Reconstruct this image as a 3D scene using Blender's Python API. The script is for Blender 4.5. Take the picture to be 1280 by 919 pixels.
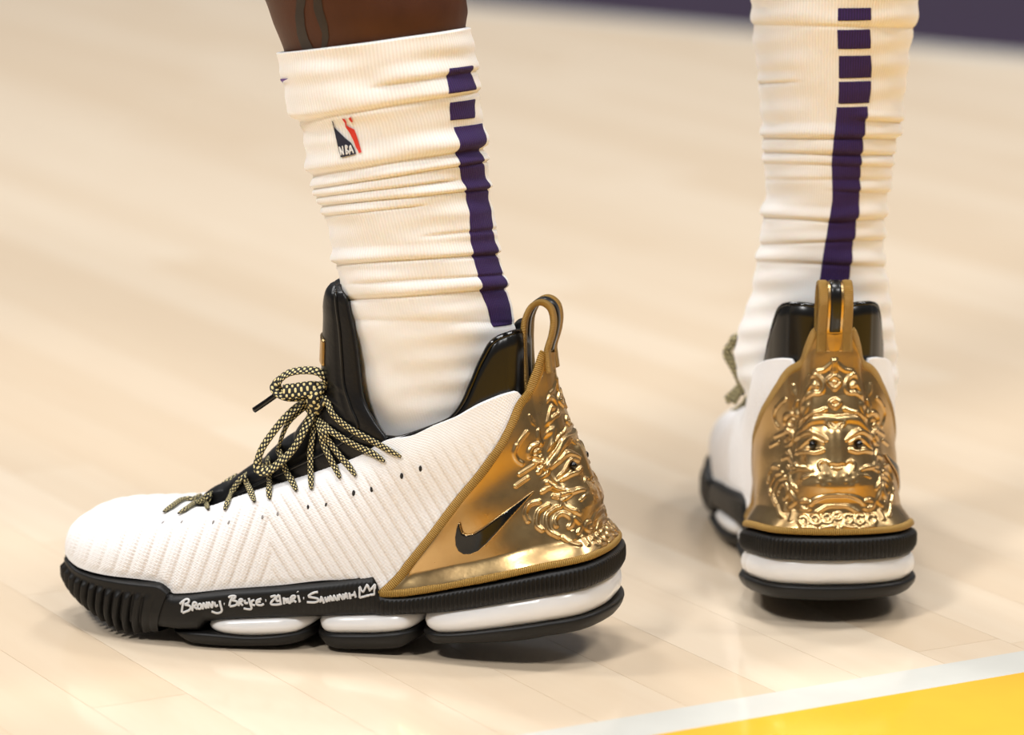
import bpy, bmesh, math, random
import numpy as np
from mathutils import Vector, Matrix
from mathutils.bvhtree import BVHTree

random.seed(7); np.random.seed(7)
scene = bpy.context.scene
COL = scene.collection
for o in list(bpy.data.objects):
    bpy.data.objects.remove(o)

# ------------------------------------------------------------------ camera
FPX, UC, VC = 5000.0, 640.0, 459.5
EL = math.radians(12.0)
CAM = np.array([0.0, -2.210, 0.635])
FWD = np.array([0.0, math.cos(EL), -math.sin(EL)])
UPV = np.array([0.0, math.sin(EL), math.cos(EL)])
RGT = np.array([1.0, 0.0, 0.0])
cam_data = bpy.data.cameras.new('camera')
cam_data.sensor_width = 36.0
cam_data.lens = FPX / 1280.0 * 36.0
cam_data.clip_start = 0.05
cam_data.clip_end = 200
cam_data.dof.use_dof = True
cam_data.dof.focus_distance = 2.27
cam_data.dof.aperture_fstop = 4.5
cam = bpy.data.objects.new('camera', cam_data)
COL.objects.link(cam)
cam.matrix_world = Matrix(((1, 0, 0, CAM[0]), (0, UPV[1], -FWD[1], CAM[1]), (0, UPV[2], -FWD[2], CAM[2]), (0, 0, 0, 1)))
scene.camera = cam

# ------------------------------------------------------------------ world, arena lights, exposure
world = bpy.data.worlds.new('arena_ambient'); scene.world = world
world.use_nodes = True
bg = world.node_tree.nodes['Background']
bg.inputs[0].default_value = (1.0, 0.98, 0.97, 1)
bg.inputs[1].default_value = 0.19
def area(name, loc, size, power, color=(1, 0.985, 0.975), target=(0, 0.2, 0)):
    l = bpy.data.lights.new(name, 'AREA'); l.shape = 'DISK'; l.size = size; l.energy = power; l.color = color
    o = bpy.data.objects.new(name, l); COL.objects.link(o); o.location = loc
    o.rotation_euler = (Vector(target) - Vector(loc)).to_track_quat('-Z', 'Y').to_euler()
    return o
area('arena_light', (-3.4, -4.5, 6.5), 1.2, 480)
area('arena_light', (3.4, -5.0, 7.0), 1.2, 300)
area('arena_light', (-5.5, 1.0, 7.0), 1.4, 330)
area('arena_light', (5.5, 1.5, 7.0), 1.4, 300)
area('arena_light', (-3.0, 5.0, 8.0), 1.6, 330)
area('arena_light', (3.0, 5.5, 8.5), 1.8, 400)
area('arena_light', (0.0, -0.5, 9.0), 2.2, 480)
scene.view_settings.view_transform = 'Standard'
scene.view_settings.look = 'None'
scene.view_settings.gamma = 1.0
scene.view_settings.use_curve_mapping = False
scene.view_settings.exposure = -0.42

# ------------------------------------------------------------------ projection helpers
def pix_ray(u, v):
    u = np.asarray(u, float); v = np.asarray(v, float)
    return FWD + ((u - UC) / FPX)[..., None] * RGT + ((VC - v) / FPX)[..., None] * UPV
def proj(P):
    d = np.asarray(P, float) - CAM
    w = d @ FWD
    return UC + FPX * (d @ RGT) / w, VC - FPX * (d @ UPV) / w
def ground(u, v, z=0.0):
    r = pix_ray(u, v); s = (z - CAM[2]) / r[..., 2]
    return CAM + s[..., None] * r
def at_y(u, v, Y):
    r = pix_ray(u, v); s = (Y - CAM[1]) / r[..., 1]
    return CAM + s[..., None] * r

# ------------------------------------------------------------------ mesh helpers
def new_obj(name, me, mat=None, parent=None):
    o = bpy.data.objects.new(name, me); COL.objects.link(o)
    if mat is not None: me.materials.append(mat)
    if parent is not None: o.parent = parent
    return o
def mesh_from(name, V, F, uv=None, smooth=True):
    me = bpy.data.meshes.new(name)
    V = np.asarray(V, float)
    me.from_pydata(V.tolist(), [], F if isinstance(F, list) else F.tolist())
    if uv is not None:
        lay = me.uv_layers.new(name='uv')
        idx = np.empty(len(me.loops), dtype=np.int32); me.loops.foreach_get('vertex_index', idx)
        lay.data.foreach_set('uv', np.asarray(uv, np.float32)[idx].ravel())
    if smooth:
        me.polygons.foreach_set('use_smooth', np.ones(len(me.polygons), dtype=bool))
    me.update()
    return me
def grid_faces(nu, nv, cu=False, cv=False, flip=False):
    i = np.arange(nu if cu else nu - 1); j = np.arange(nv if cv else nv - 1)
    I, J = np.meshgrid(i, j, indexing='ij'); I = I.ravel(); J = J.ravel()
    I2 = (I + 1) % nu; J2 = (J + 1) % nv
    f = np.stack([I * nv + J, I2 * nv + J, I2 * nv + J2, I * nv + J2], 1)
    return f[:, ::-1] if flip else f
def grid_mesh(name, P, uv=None, cu=False, cv=False, flip=False, caps=()):
    nu, nv = P.shape[:2]
    F = grid_faces(nu, nv, cu, cv, flip).tolist()
    V = P.reshape(-1, 3)
    if uv is not None: uv = uv.reshape(-1, 2)
    extra = []; euv = []
    for which in caps:          # close a ring at j=0 / j=-1 (rings run along u)
        j = 0 if which == 0 else nv - 1
        c = V.shape[0] + len(extra); extra.append(P[:, j].mean(0)); euv.append((0, 0))
        for i in range(nu if cu else nu - 1):
            a, b = i * nv + j, ((i + 1) % nu) * nv + j
            tri = [a, b, c] if (which == 0) ^ (not flip) else [b, a, c]
            F.append(tri)
    if extra:
        V = np.vstack([V, np.array(extra)])
        if uv is not None: uv = np.vstack([uv, np.array(euv)])
    return mesh_from(name, V, F, uv)
def fix_normals(me):
    bm = bmesh.new(); bm.from_mesh(me)
    bmesh.ops.recalc_face_normals(bm, faces=bm.faces)
    bm.to_mesh(me); bm.free(); return me
def catmull(pts, n, closed=False):
    pts = np.asarray(pts, float)
    if closed: ext = np.vstack([pts[-1], pts, pts[0], pts[1]]); m = len(pts)
    else: ext = np.vstack([2 * pts[0] - pts[1], pts, 2 * pts[-1] - pts[-2]]); m = len(pts) - 1
    out = []
    T = np.linspace(0, m, n, endpoint=not closed)
    for t in T:
        i = min(int(t), m - 1); f = t - i
        p0, p1, p2, p3 = ext[i], ext[i + 1], ext[i + 2], ext[i + 3]
        out.append(0.5 * ((2 * p1) + (-p0 + p2) * f + (2 * p0 - 5 * p1 + 4 * p2 - p3) * f * f + (-p0 + 3 * p1 - 3 * p2 + p3) * f ** 3))
    return np.array(out)
def resample(P, n, closed=False):
    Q = np.vstack([P, P[:1]]) if closed else P
    s = np.concatenate([[0], np.cumsum(np.linalg.norm(np.diff(Q, axis=0), axis=1))])
    t = np.linspace(0, s[-1], n, endpoint=not closed)
    return np.stack([np.interp(t, s, Q[:, k]) for k in range(Q.shape[1])], 1)
def unit(a):
    return a / np.maximum(np.linalg.norm(a, axis=-1, keepdims=True), 1e-12)
def sweep(name, path, N, a, b, seg=10, closed=False, cap=True, sq=2.0, taper=None):
    """oval section (half width a across the surface, half thickness b along N) swept on a path"""
    path = np.asarray(path, float); n = len(path)
    if closed: T = unit(np.roll(path, -1, 0) - np.roll(path, 1, 0))
    else: T = unit(np.gradient(path, axis=0))
    N = np.broadcast_to(np.asarray(N, float), path.shape)
    N = unit(N - (N * T).sum(1, keepdims=True) * T)
    Bn = np.cross(T, N)
    th = np.linspace(0, 2 * np.pi, seg, endpoint=False)
    c = np.sign(np.cos(th)) * np.abs(np.cos(th)) ** (2 / sq); s = np.sign(np.sin(th)) * np.abs(np.sin(th)) ** (2 / sq)
    k = np.ones(n) if taper is None else np.asarray(taper)
    P = path[:, None] + Bn[:, None] * (a * c)[None, :, None] * k[:, None, None] + N[:, None] * (b * s)[None, :, None] * k[:, None, None]
    L = np.concatenate([[0], np.cumsum(np.linalg.norm(np.diff(path, axis=0), axis=1))])
    uv = np.stack(np.broadcast_arrays(L[:, None], np.arange(seg)[None] / seg), -1)
    F = grid_faces(n, seg, closed, True).tolist()
    if cap and not closed:
        F.append(list(range(seg))); F.append([(n - 1) * seg + i for i in range(seg)][::-1])
    return mesh_from(name, P.reshape(-1, 3), F, uv.reshape(-1, 2))
def pchip(x, y):
    x = np.asarray(x, float); y = np.asarray(y, float)
    o = np.argsort(x); x = x[o]; y = y[o]
    h = np.diff(x); d = np.diff(y) / h
    m = np.zeros_like(y); m[0] = d[0]; m[-1] = d[-1]
    for i in range(1, len(x) - 1):
        if d[i - 1] * d[i] > 0:
            w1, w2 = 2 * h[i] + h[i - 1], h[i] + 2 * h[i - 1]
            m[i] = (w1 + w2) / (w1 / d[i - 1] + w2 / d[i])
    def f(q):
        q = np.clip(np.asarray(q, float), x[0], x[-1])
        i = np.clip(np.searchsorted(x, q, side='right') - 1, 0, len(x) - 2)
        t = (q - x[i]) / h[i]
        return ((2 * t ** 3 - 3 * t ** 2 + 1) * y[i] + (t ** 3 - 2 * t ** 2 + t) * h[i] * m[i] + (-2 * t ** 3 + 3 * t ** 2) * y[i + 1] + (t ** 3 - t ** 2) * h[i] * m[i + 1])
    return f
def sstep(a, b, x):
    t = np.clip((x - a) / (b - a), 0, 1); return t * t * (3 - 2 * t)

# ------------------------------------------------------------------ materials
def lin(r, g, b):
    f = lambda c: c / 12.92 if c <= 0.04045 else ((c + 0.055) / 1.055) ** 2.4
    return (f(r / 255), f(g / 255), f(b / 255), 1)
def base_mat(name, color, rough=0.5, metal=0.0, **kw):
    m = bpy.data.materials.new(name); m.use_nodes = True
    b = m.node_tree.nodes['Principled BSDF']
    b.inputs['Base Color'].default_value = color
    b.inputs['Roughness'].default_value = rough
    b.inputs['Metallic'].default_value = metal
    for k, v in kw.items(): b.inputs[k.replace('_', ' ')].default_value = v
    return m, m.node_tree.nodes, m.node_tree.links, b
def add_bump(m, tex_socket, strength, dist):
    n, l = m.node_tree.nodes, m.node_tree.links
    bp = n.new('ShaderNodeBump'); bp.inputs['Strength'].default_value = strength; bp.inputs['Distance'].default_value = dist
    l.new(tex_socket, bp.inputs['Height']); l.new(bp.outputs[0], n['Principled BSDF'].inputs['Normal'])
    return bp
def mth(m, op, a, b=None, c=None):
    nd = m.node_tree.nodes.new('ShaderNodeMath'); nd.operation = op
    for i, q in enumerate((a, b, c)):
        if q is None: continue
        if isinstance(q, (int, float)): nd.inputs[i].default_value = q
        else: m.node_tree.links.new(q, nd.inputs[i])
    return nd.outputs[0]
def noise(m, scale, detail=3, vec=None, rough=0.5):
    nd = m.node_tree.nodes.new('ShaderNodeTexNoise'); nd.inputs['Scale'].default_value = scale; nd.inputs['Detail'].default_value = detail
    nd.inputs['Roughness'].default_value = rough
    if vec is not None: m.node_tree.links.new(vec, nd.inputs['Vector'])
    return nd.outputs['Fac']
def uv_xy(m):
    u = m.node_tree.nodes.new('ShaderNodeUVMap'); s = m.node_tree.nodes.new('ShaderNodeSeparateXYZ')
    m.node_tree.links.new(u.outputs[0], s.inputs[0]); return s.outputs[0], s.outputs[1]
def objco(m):
    return m.node_tree.nodes.new('ShaderNodeTexCoord').outputs['Object']
def mixcol(m, fac, c1, c2):
    nd = m.node_tree.nodes.new('ShaderNodeMix'); nd.data_type = 'RGBA'
    L = m.node_tree.links
    if isinstance(fac, (int, float)): nd.inputs[0].default_value = fac
    else: L.new(fac, nd.inputs[0])
    for i, c in ((6, c1), (7, c2)):
        if isinstance(c, tuple): nd.inputs[i].default_value = c
        else: L.new(c, nd.inputs[i])
    return nd.outputs[2]
M = {}
# knit upper: fine mesh cells (uv in metres)
m, n, l, b = base_mat('knit_white', lin(238, 238, 238), 0.85)
u_, v_ = uv_xy(m)
w1 = mth(m, 'SINE', mth(m, 'MULTIPLY', u_, 2 * math.pi / 0.0024)); w2 = mth(m, 'SINE', mth(m, 'MULTIPLY', v_, 2 * math.pi / 0.0020))
kn = mth(m, 'MULTIPLY', w1, w2)
hgt = mth(m, 'ADD', kn, mth(m, 'MULTIPLY', noise(m, 900, 2, objco(m)), 0.8))
add_bump(m, hgt, 0.35, 0.0003)
l.new(mixcol(m, mth(m, 'MULTIPLY', noise(m, 300, 3, objco(m)), 0.35), lin(240, 240, 241), lin(224, 220, 216)), b.inputs['Base Color'])
b.inputs['Sheen Weight'].default_value = 0.15
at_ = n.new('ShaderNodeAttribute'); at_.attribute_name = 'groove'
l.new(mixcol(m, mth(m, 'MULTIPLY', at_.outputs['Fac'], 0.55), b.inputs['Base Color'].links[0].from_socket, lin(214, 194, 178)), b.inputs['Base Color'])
M['knit'] = m
# black rubber, leather
m, n, l, b = base_mat('rubber_black', lin(13, 12, 11), 0.48, Specular_IOR_Level=0.32); add_bump(m, noise(m, 700, 2, objco(m)), 0.08, 0.0004); M['rubber'] = m
m, n, l, b = base_mat('leather_black', lin(11, 11, 13), 0.33, Specular_IOR_Level=0.42)
add_bump(m, noise(m, 500, 3, objco(m)), 0.25, 0.0005); M['leather'] = m
m, n, l, b = base_mat('lining_black', lin(12, 12, 12), 0.28); add_bump(m, noise(m, 120, 2, objco(m)), 0.06, 0.001); M['collar'] = m
m, n, l, b = base_mat('plastic_black', lin(8, 8, 9), 0.12); add_bump(m, noise(m, 90, 2, objco(m)), 0.04, 0.001); M['gloss_black'] = m
m, n, l, b = base_mat('airbag_white', lin(232, 231, 230), 0.22, Subsurface_Weight=0.25, Subsurface_Scale=0.01)
b.inputs['Subsurface Radius'].default_value = (1, 0.9, 0.8); add_bump(m, noise(m, 60, 2, objco(m)), 0.05, 0.001); M['air'] = m
# gold foil
m, n, l, b = base_mat('gold_foil', lin(205, 160, 82), 0.23, 1.0)
gn = noise(m, 60, 4, objco(m))
l.new(mixcol(m, gn, lin(202, 174, 124), lin(184, 150, 104)), b.inputs['Base Color'])
l.new(mth(m, 'ADD', mth(m, 'MULTIPLY', noise(m, 140, 3, objco(m)), 0.14), 0.23), b.inputs['Roughness'])
add_bump(m, noise(m, 420, 3, objco(m)), 0.10, 0.0006); M['gold'] = m
# gold braid
m, n, l, b = base_mat('gold_braid', lin(164, 124, 52), 0.5, 0.35)
u_, v_ = uv_xy(m)
st = mth(m, 'SINE', mth(m, 'MULTIPLY', u_, 2 * math.pi / 0.0011))
st01 = mth(m, 'MULTIPLY_ADD', st, 0.5, 0.5)
l.new(mixcol(m, st01, lin(128, 94, 36), lin(186, 148, 72)), b.inputs['Base Color'])
add_bump(m, st, 0.7, 0.0004); M['braid'] = m
# checkered lace (uv: metres along, 0..1 round)
m, n, l, b = base_mat('lace_check', lin(200, 180, 110), 0.7)
u_, v_ = uv_xy(m)
a1 = mth(m, 'SINE', mth(m, 'MULTIPLY', u_, 2 * math.pi / 0.0034)); a2 = mth(m, 'SINE', mth(m, 'MULTIPLY', v_, 2 * math.pi * 5))
ck = mth(m, 'GREATER_THAN', mth(m, 'MULTIPLY', a1, a2), 0.30)
l.new(mixcol(m, ck, lin(14, 12, 10), lin(226, 210, 150)), b.inputs['Base Color'])
add_bump(m, mth(m, 'ABSOLUTE', mth(m, 'MULTIPLY', a1, a2)), 0.6, 0.0005); M['lace'] = m
# sock knit with vertical ribs (uv.x = angle 0..1, uv.y = metres along the leg)
m, n, l, b = base_mat('sock_white', lin(240, 237, 232), 0.9)
u_, v_ = uv_xy(m)
rb = mth(m, 'SINE', mth(m, 'MULTIPLY', u_, 2 * math.pi * 165))
mr = n.new('ShaderNodeMapRange'); l.new(v_, mr.inputs[0]); mr.inputs[1].default_value = .115; mr.inputs[2].default_value = .165; mr.inputs[3].default_value = 1.0; mr.inputs[4].default_value = 0.15
rb = mth(m, 'MULTIPLY', rb, mr.outputs[0])
rh = mth(m, 'ADD', rb, mth(m, 'MULTIPLY', noise(m, 1500, 2, objco(m)), 0.9))
add_bump(m, rh, 0.3, 0.0004)
l.new(mixcol(m, mth(m, 'MULTIPLY_ADD', rb, 0.5, 0.5), lin(230, 227, 223), lin(240, 239, 237)), b.inputs['Base Color'])
b.inputs['Sheen Weight'].default_value = 0.2; b.inputs['Subsurface Weight'].default_value = 0.08; b.inputs['Subsurface Scale'].default_value = 0.004
M['sock'] = m
m, n, l, b = base_mat('stripe_purple', lin(52, 22, 92), 0.85)
u_, v_ = uv_xy(m)
rb = mth(m, 'SINE', mth(m, 'MULTIPLY', u_, 2 * math.pi * 190)); add_bump(m, rb, 0.5, 0.0004)
l.new(mixcol(m, mth(m, 'MULTIPLY_ADD', rb, 0.5, 0.5), lin(36, 14, 66), lin(52, 25, 92)), b.inputs['Base Color']); M['purple'] = m
def flat(name, rgb, rough=0.7, var=0.12, scale=400):
    m, n, l, b = base_mat(name, lin(*rgb), rough)
    d = tuple(max(0, int(c * (1 - var))) for c in rgb)
    l.new(mixcol(m, noise(m, scale, 2, objco(m)), lin(*rgb), lin(*d)), b.inputs['Base Color']); return m
M['navy'] = flat('print_navy', (24, 26, 48)); M['red'] = flat('print_red', (216, 48, 26)); M['white_print'] = flat('print_white', (236, 234, 230))
M['ink'] = flat('ink_silver', (214, 214, 214), 0.45); M['logo_purple'] = flat('print_purple', (96, 60, 150))
M['hole_faint'] = flat('eyelet_grey', (150, 146, 144), 0.8); M['hole'] = flat('eyelet_dark', (30, 27, 25), 0.8)
m, n, l, b = base_mat('skin_brown', lin(70, 36, 20), 0.55, Specular_IOR_Level=0.3)
l.new(mixcol(m, noise(m, 45, 5, objco(m)), lin(58, 28, 14), lin(80, 44, 25)), b.inputs['Base Color'])
add_bump(m, noise(m, 900, 3, objco(m)), 0.25, 0.0005); b.inputs['Subsurface Weight'].default_value = 0.05; b.inputs['Subsurface Scale'].default_value = 0.005
M['skin'] = m
M['tattoo'] = flat('tattoo_ink', (40, 28, 20), 0.6, 0.2, 200)
M['hair'] = flat('hair_black', (20, 14, 10), 0.6)
# maple planks
def wood(name, lo, hi, tint):
    m, n, l, b = base_mat(name, hi, 0.32)
    oi = n.new('ShaderNodeObjectInfo'); co = n.new('ShaderNodeTexCoord')
    mp = n.new('ShaderNodeMapping'); mp.inputs['Scale'].default_value = (4, 55, 20); l.new(co.outputs['Object'], mp.inputs['Vector'])
    va = n.new('ShaderNodeVectorMath'); va.operation = 'ADD'; l.new(mp.outputs[0], va.inputs[0])
    cx = n.new('ShaderNodeCombineXYZ'); l.new(mth(m, 'MULTIPLY', oi.outputs['Random'], 91.0), cx.inputs[0]); l.new(mth(m, 'MULTIPLY', oi.outputs['Random'], 37.0), cx.inputs[1])
    l.new(cx.outputs[0], va.inputs[1])
    g = noise(m, 1.0, 6, va.outputs[0], 0.6)
    c1 = mixcol(m, oi.outputs['Random'], lo, hi)
    c2 = mixcol(m, mth(m, 'MULTIPLY', g, 0.55), c1, tint)
    l.new(c2, b.inputs['Base Color'])
    b.inputs['Coat Weight'].default_value = 0.6; b.inputs['Coat Roughness'].default_value = 0.09; b.inputs['Coat IOR'].default_value = 1.45
    add_bump(m, noise(m, 6, 2, co.outputs['Object']), 0.03, 0.004)
    return m
M['wood'] = wood('maple', lin(221, 201, 173), lin(233, 218, 195), lin(210, 182, 149))
def paint(name, rgb, var=0.06):
    m, n, l, b = base_mat(name, lin(*rgb), 0.3)
    d = tuple(int(c * (1 - var)) for c in rgb)
    l.new(mixcol(m, noise(m, 30, 4, objco(m)), lin(*rgb), lin(*d)), b.inputs['Base Color'])
    b.inputs['Coat Weight'].default_value = 0.6; b.inputs['Coat Roughness'].default_value = 0.09; return m
M['line_white'] = paint('paint_white', (218, 217, 208)); M['line_yellow'] = paint('paint_yellow', (246, 186, 40)); M['apron'] = paint('paint_purple', (38, 20, 48)); M['apron'].node_tree.nodes['Principled BSDF'].inputs['Coat Weight'].default_value = 0.0; M['apron'].node_tree.nodes['Principled BSDF'].inputs['Specular IOR Level'].default_value = 0.2

# ================================================================== SETTING: court floor
pl0 = ground(0, 804); pl1 = ground(272, 887)
LA = ground(700, 911.5); LB = ground(1276, 815.5)
ldir = unit((LB - LA)[None])[0]; lnrm = np.array([ldir[1], -ldir[0], 0.0])     # towards the camera side
pdir = np.array([-ldir[1], ldir[0], 0.0])                                       # planks run square to the line
m, n, l, b = base_mat('maple_far', lin(228, 208, 178), 0.32)
br = n.new('ShaderNodeTexBrick'); l.new(objco(m), br.inputs['Vector'])
br.inputs['Color1'].default_value = lin(219, 196, 162); br.inputs['Color2'].default_value = lin(227, 207, 177); br.inputs['Mortar'].default_value = lin(170, 138, 104)
br.inputs['Scale'].default_value = 1.0; br.inputs['Brick Width'].default_value = 1.0; br.inputs['Row Height'].default_value = 0.057; br.inputs['Mortar Size'].default_value = 0.0005
br.offset = 0.37; br.offset_frequency = 3
l.new(mixcol(m, mth(m, 'MULTIPLY', noise(m, 9, 5, objco(m)), 0.4), br.outputs['Color'], lin(212, 184, 148)), b.inputs['Base Color'])
b.inputs['Coat Weight'].default_value = 0.6; b.inputs['Coat Roughness'].default_value = 0.09; b.inputs['Coat IOR'].default_value = 1.45
M['wood_far'] = m
fl = mesh_from('floor', [(-16, -16, 0), (24, -16, 0), (24, 16, 0), (-16, 16, 0)], [[0, 1, 2, 3]], smooth=False)
floor = new_obj('floor', fl, M['wood_far']); floor['kind'] = 'structure'
floor.location = (0, 0, -0.0006); floor.rotation_euler = (0, 0, math.atan2(pdir[1], pdir[0]))
PW = 0.057
def plank_mesh(L):
    bm = bmesh.new(); bmesh.ops.create_cube(bm, size=1.0)
    bmesh.ops.scale(bm, vec=(L - 0.0003, PW - 0.00025, 0.012), verts=bm.verts)
    bmesh.ops.translate(bm, vec=(0, 0, -0.006), verts=bm.verts)
    me = bpy.data.meshes.new('plank'); bm.to_mesh(me); bm.free(); me.materials.append(M['wood']); return me
LENS = [0.55, 0.7, 0.9, 1.1, 1.4, 1.9]
PM = [plank_mesh(L) for L in LENS]
ang = math.atan2(pdir[1], pdir[0])
org = np.array([0.0, 0.0, 0.0])
def in_view(p, slack):
    d = p - CAM; w = d @ FWD
    if w < 1.2: return False
    u = UC + FPX * d[0] / w; v = VC - FPX * (d @ UPV) / w
    return -slack < u < 1280 + slack and -60 < v < 919 + slack
cnt = 0
for r in range(-60, 75):
    s = -1.2 - random.random() * 1.2
    while s < 6.5:
        k = random.choices(range(6), [1, 2, 3, 3, 2, 1])[0]; L = LENS[k]
        pts = [org + ldir * (r * PW) + pdir * (s + f * L) for f in (0, 0.25, 0.5, 0.75, 1)]
        if any(in_view(p, 560) for p in pts) and cnt < 300:
            c = org + ldir * (r * PW) + pdir * (s + L / 2)
            o = bpy.data.objects.new('plank', PM[k]); COL.objects.link(o); o.parent = floor
            lc = Matrix.Rotation(-ang, 3, 'Z') @ Vector(c); o.location = (lc.x, lc.y, 0.0006); o.rotation_euler = (0, 0, math.pi if random.random() < 0.5 else 0); cnt += 1
        s += L
print('planks', cnt)
def slab(name, quad, mat, z0=0.0002, z1=0.0006):
    V = [(q[0], q[1], z0) for q in quad] + [(q[0], q[1], z1) for q in quad]
    F = [[4, 5, 6, 7], [0, 3, 2, 1]] + [[i, (i + 1) % 4, (i + 1) % 4 + 4, i + 4] for i in range(4)]
    o = new_obj(name, fix_normals(mesh_from(name, V, F, smooth=False)), mat); o['kind'] = 'structure'; return o
wl = abs((ground(1276, 842.5) - LB) @ lnrm)
a0, a1_ = LA - ldir * 2.5, LA + ldir * 4.5
line = slab('trim_1', [a0, a1_, a1_ + lnrm * wl, a0 + lnrm * wl], M['line_white'])
line['label'] = 'white painted court line bordering the yellow area'; 
lane = slab('trim_2', [a0 + lnrm * wl, a1_ + lnrm * wl, a1_ + lnrm * 2.4, a0 + lnrm * 2.4], M['line_yellow'])
lane['label'] = 'yellow painted court area at the lower right'
S0 = ground(620, 8.0); S1 = ground(1275, 68.0); sd = unit((S1 - S0)[None])[0]; sn = np.array([-sd[1], sd[0], 0.0])
if sn[1] < 0: sn = -sn
b0, b1 = S0 - sd * 4.5, S0 + sd * 6
sl = slab('trim_3', [b0, b1, b1 + sn * 0.10 - sn * 0.15, b0 + sn * 0.10 - sn * 0.15], M['line_white'])
sl['label'] = 'blurred white boundary line at the back of the court'
ap = slab('trim_4', [b0, b1, b1 + sn * 8, b0 + sn * 8], M['apron'])
ap['label'] = 'blurred dark purple apron beyond the boundary line'

# ================================================================== NEAR SNEAKER (local frame: x heel>toe, y outer side, z up)
YAW = math.radians(15.0)
EX = np.array([-math.cos(YAW), math.sin(YAW), 0.0]); EY = np.array([-math.sin(YAW), -math.cos(YAW), 0.0]); EZ = np.array([0, 0, 1.0])
OS = np.array([0.0616, -0.006, 0.0])
def to_w(p): p = np.asarray(p, float); return OS + p[..., 0:1] * EX + p[..., 1:2] * EY + p[..., 2:3] * EZ
def to_l(P): d = np.asarray(P, float) - OS; return np.stack([d @ EX, d @ EY, d @ EZ], -1)
def lproj(p): return proj(to_w(p))
CAML = to_l(CAM)
def lray(u, v):
    r = pix_ray(u, v); return np.stack([r @ EX, r @ EY, r @ EZ], -1)
def L3(u, v, y):
    r = lray(u, v); s = (np.asarray(y, float) - CAML[1]) / r[..., 1]
    return CAML + s[..., None] * r
# plan outline of the sole
out_ctrl = [(0, 0), (.0035, .024), (.015, .0415), (.043, .0515), (.09, .0495), (.14, .046), (.19, .051), (.235, .056), (.272, .053), (.302, .042), (.322, .027), (.333, .009),
            (.335, -.006), (.331, -.022), (.315, -.038), (.29, -.047), (.25, -.051), (.21, -.048), (.16, -.042), (.11, -.042), (.07, -.048), (.043, -.0515), (.015, -.0415), (.0035, -.024)]
NP_ = 1600
OUT = resample(catmull(out_ctrl, 2400, True), NP_, True)       # p in [0,1): 0 heel, .5 about toe
OUT = np.roll(OUT, -int(np.argmin(OUT[:, 0])), 0)
ITOE = int(np.argmax(OUT[:, 0])); PTOE = ITOE / NP_
if OUT[100, 1] < 0: OUT = OUT[::-1]
LENX = OUT[:, 0].max()
def out_at(p):
    p = np.mod(p, 1.0) * NP_; i = np.floor(p).astype(int) % NP_; f = (p - np.floor(p))[..., None]
    return OUT[i] * (1 - f) + OUT[(i + 1) % NP_] * f
ON = np.roll(OUT, -6, 0) - np.roll(OUT, 6, 0); ON = unit(np.stack([ON[:, 1], -ON[:, 0]], 1))
if ((ON[NP_ // 4] * np.array([0, 1])).sum()) < 0: ON = -ON
def nrm_at(p):
    p = np.mod(p, 1.0) * NP_; i = np.floor(p).astype(int) % NP_; f = (p - np.floor(p))[..., None]
    return unit(ON[i] * (1 - f) + ON[(i + 1) % NP_] * f)
LAT = OUT[:ITOE + 1]
ylat = lambda x: np.interp(x, LAT[:, 0], LAT[:, 1])
MED = OUT[ITOE:][::-1]; MED = np.vstack([OUT[:1], MED])
ymed = lambda x: np.interp(x, MED[:, 0], MED[:, 1])
def zx(px):
    """height over x of an edge on the outer side, read from its course in the picture"""
    px = np.asarray(px, float); o = np.argsort(px[:, 0]); f = pchip(px[o, 0], px[o, 1])
    Pm = np.column_stack([LAT, np.full(len(LAT), 0.04)])
    u, v = lproj(Pm); z = L3(u, f(u), LAT[:, 1])[:, 2]
    k = np.argsort(LAT[:, 0]); xs, zs = LAT[k, 0], z[k].copy()
    a_ = np.interp([.030, .075], xs, zs); sl_ = (a_[0] - a_[1]) / .045
    zl = a_[0] + sl_ * .6 * (.030 - xs); zs = np.where(xs < .030, zl, zs)
    return lambda x: np.interp(x, xs, zs)
zB = zx([(76, 682), (82, 691), (88, 701), (99, 710), (131, 720), (173, 726), (196, 730), (215.7, 744), (286, 738), (343, 734), (419, 727), (466, 740), (475, 746), (489, 746), (577, 734), (666, 717), (754, 697), (777, 689)])
zMT = zx([(76, 690), (82, 699), (88, 708), (99, 717), (131, 724), (173, 729), (196, 732), (215.7, 745), (286, 738), (343, 734), (419, 727), (464, 722.5), (475, 745), (490, 748), (577, 736.5), (666, 720), (754, 700), (778, 692)])
zMB = zx([(70, 730), (100, 752), (140, 780), (190, 786), (244, 791), (256, 780), (294, 777), (383, 774), (498, 771), (527, 770), (666, 751), (778, 731)])
zPB = zx([(70, 735), (190, 793), (244.5, 791), (312, 796), (364, 793), (390, 789), (394, 793), (460, 793), (520, 790), (548, 793), (636, 785), (724, 770), (779, 752)])
zOB = zx([(70, 735), (120, 770), (165, 793), (211, 800), (235, 808), (294, 812), (352, 811), (388, 808), (399, 812), (434, 816), (460, 816), (498, 814), (522, 810), (542, 809), (636, 806), (695, 797), (754, 784), (778, 770)])
zoff = -float(np.min(zOB(np.linspace(.05, .28, 100)))); print('lowest sole', zoff, 'len', LENX)

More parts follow.
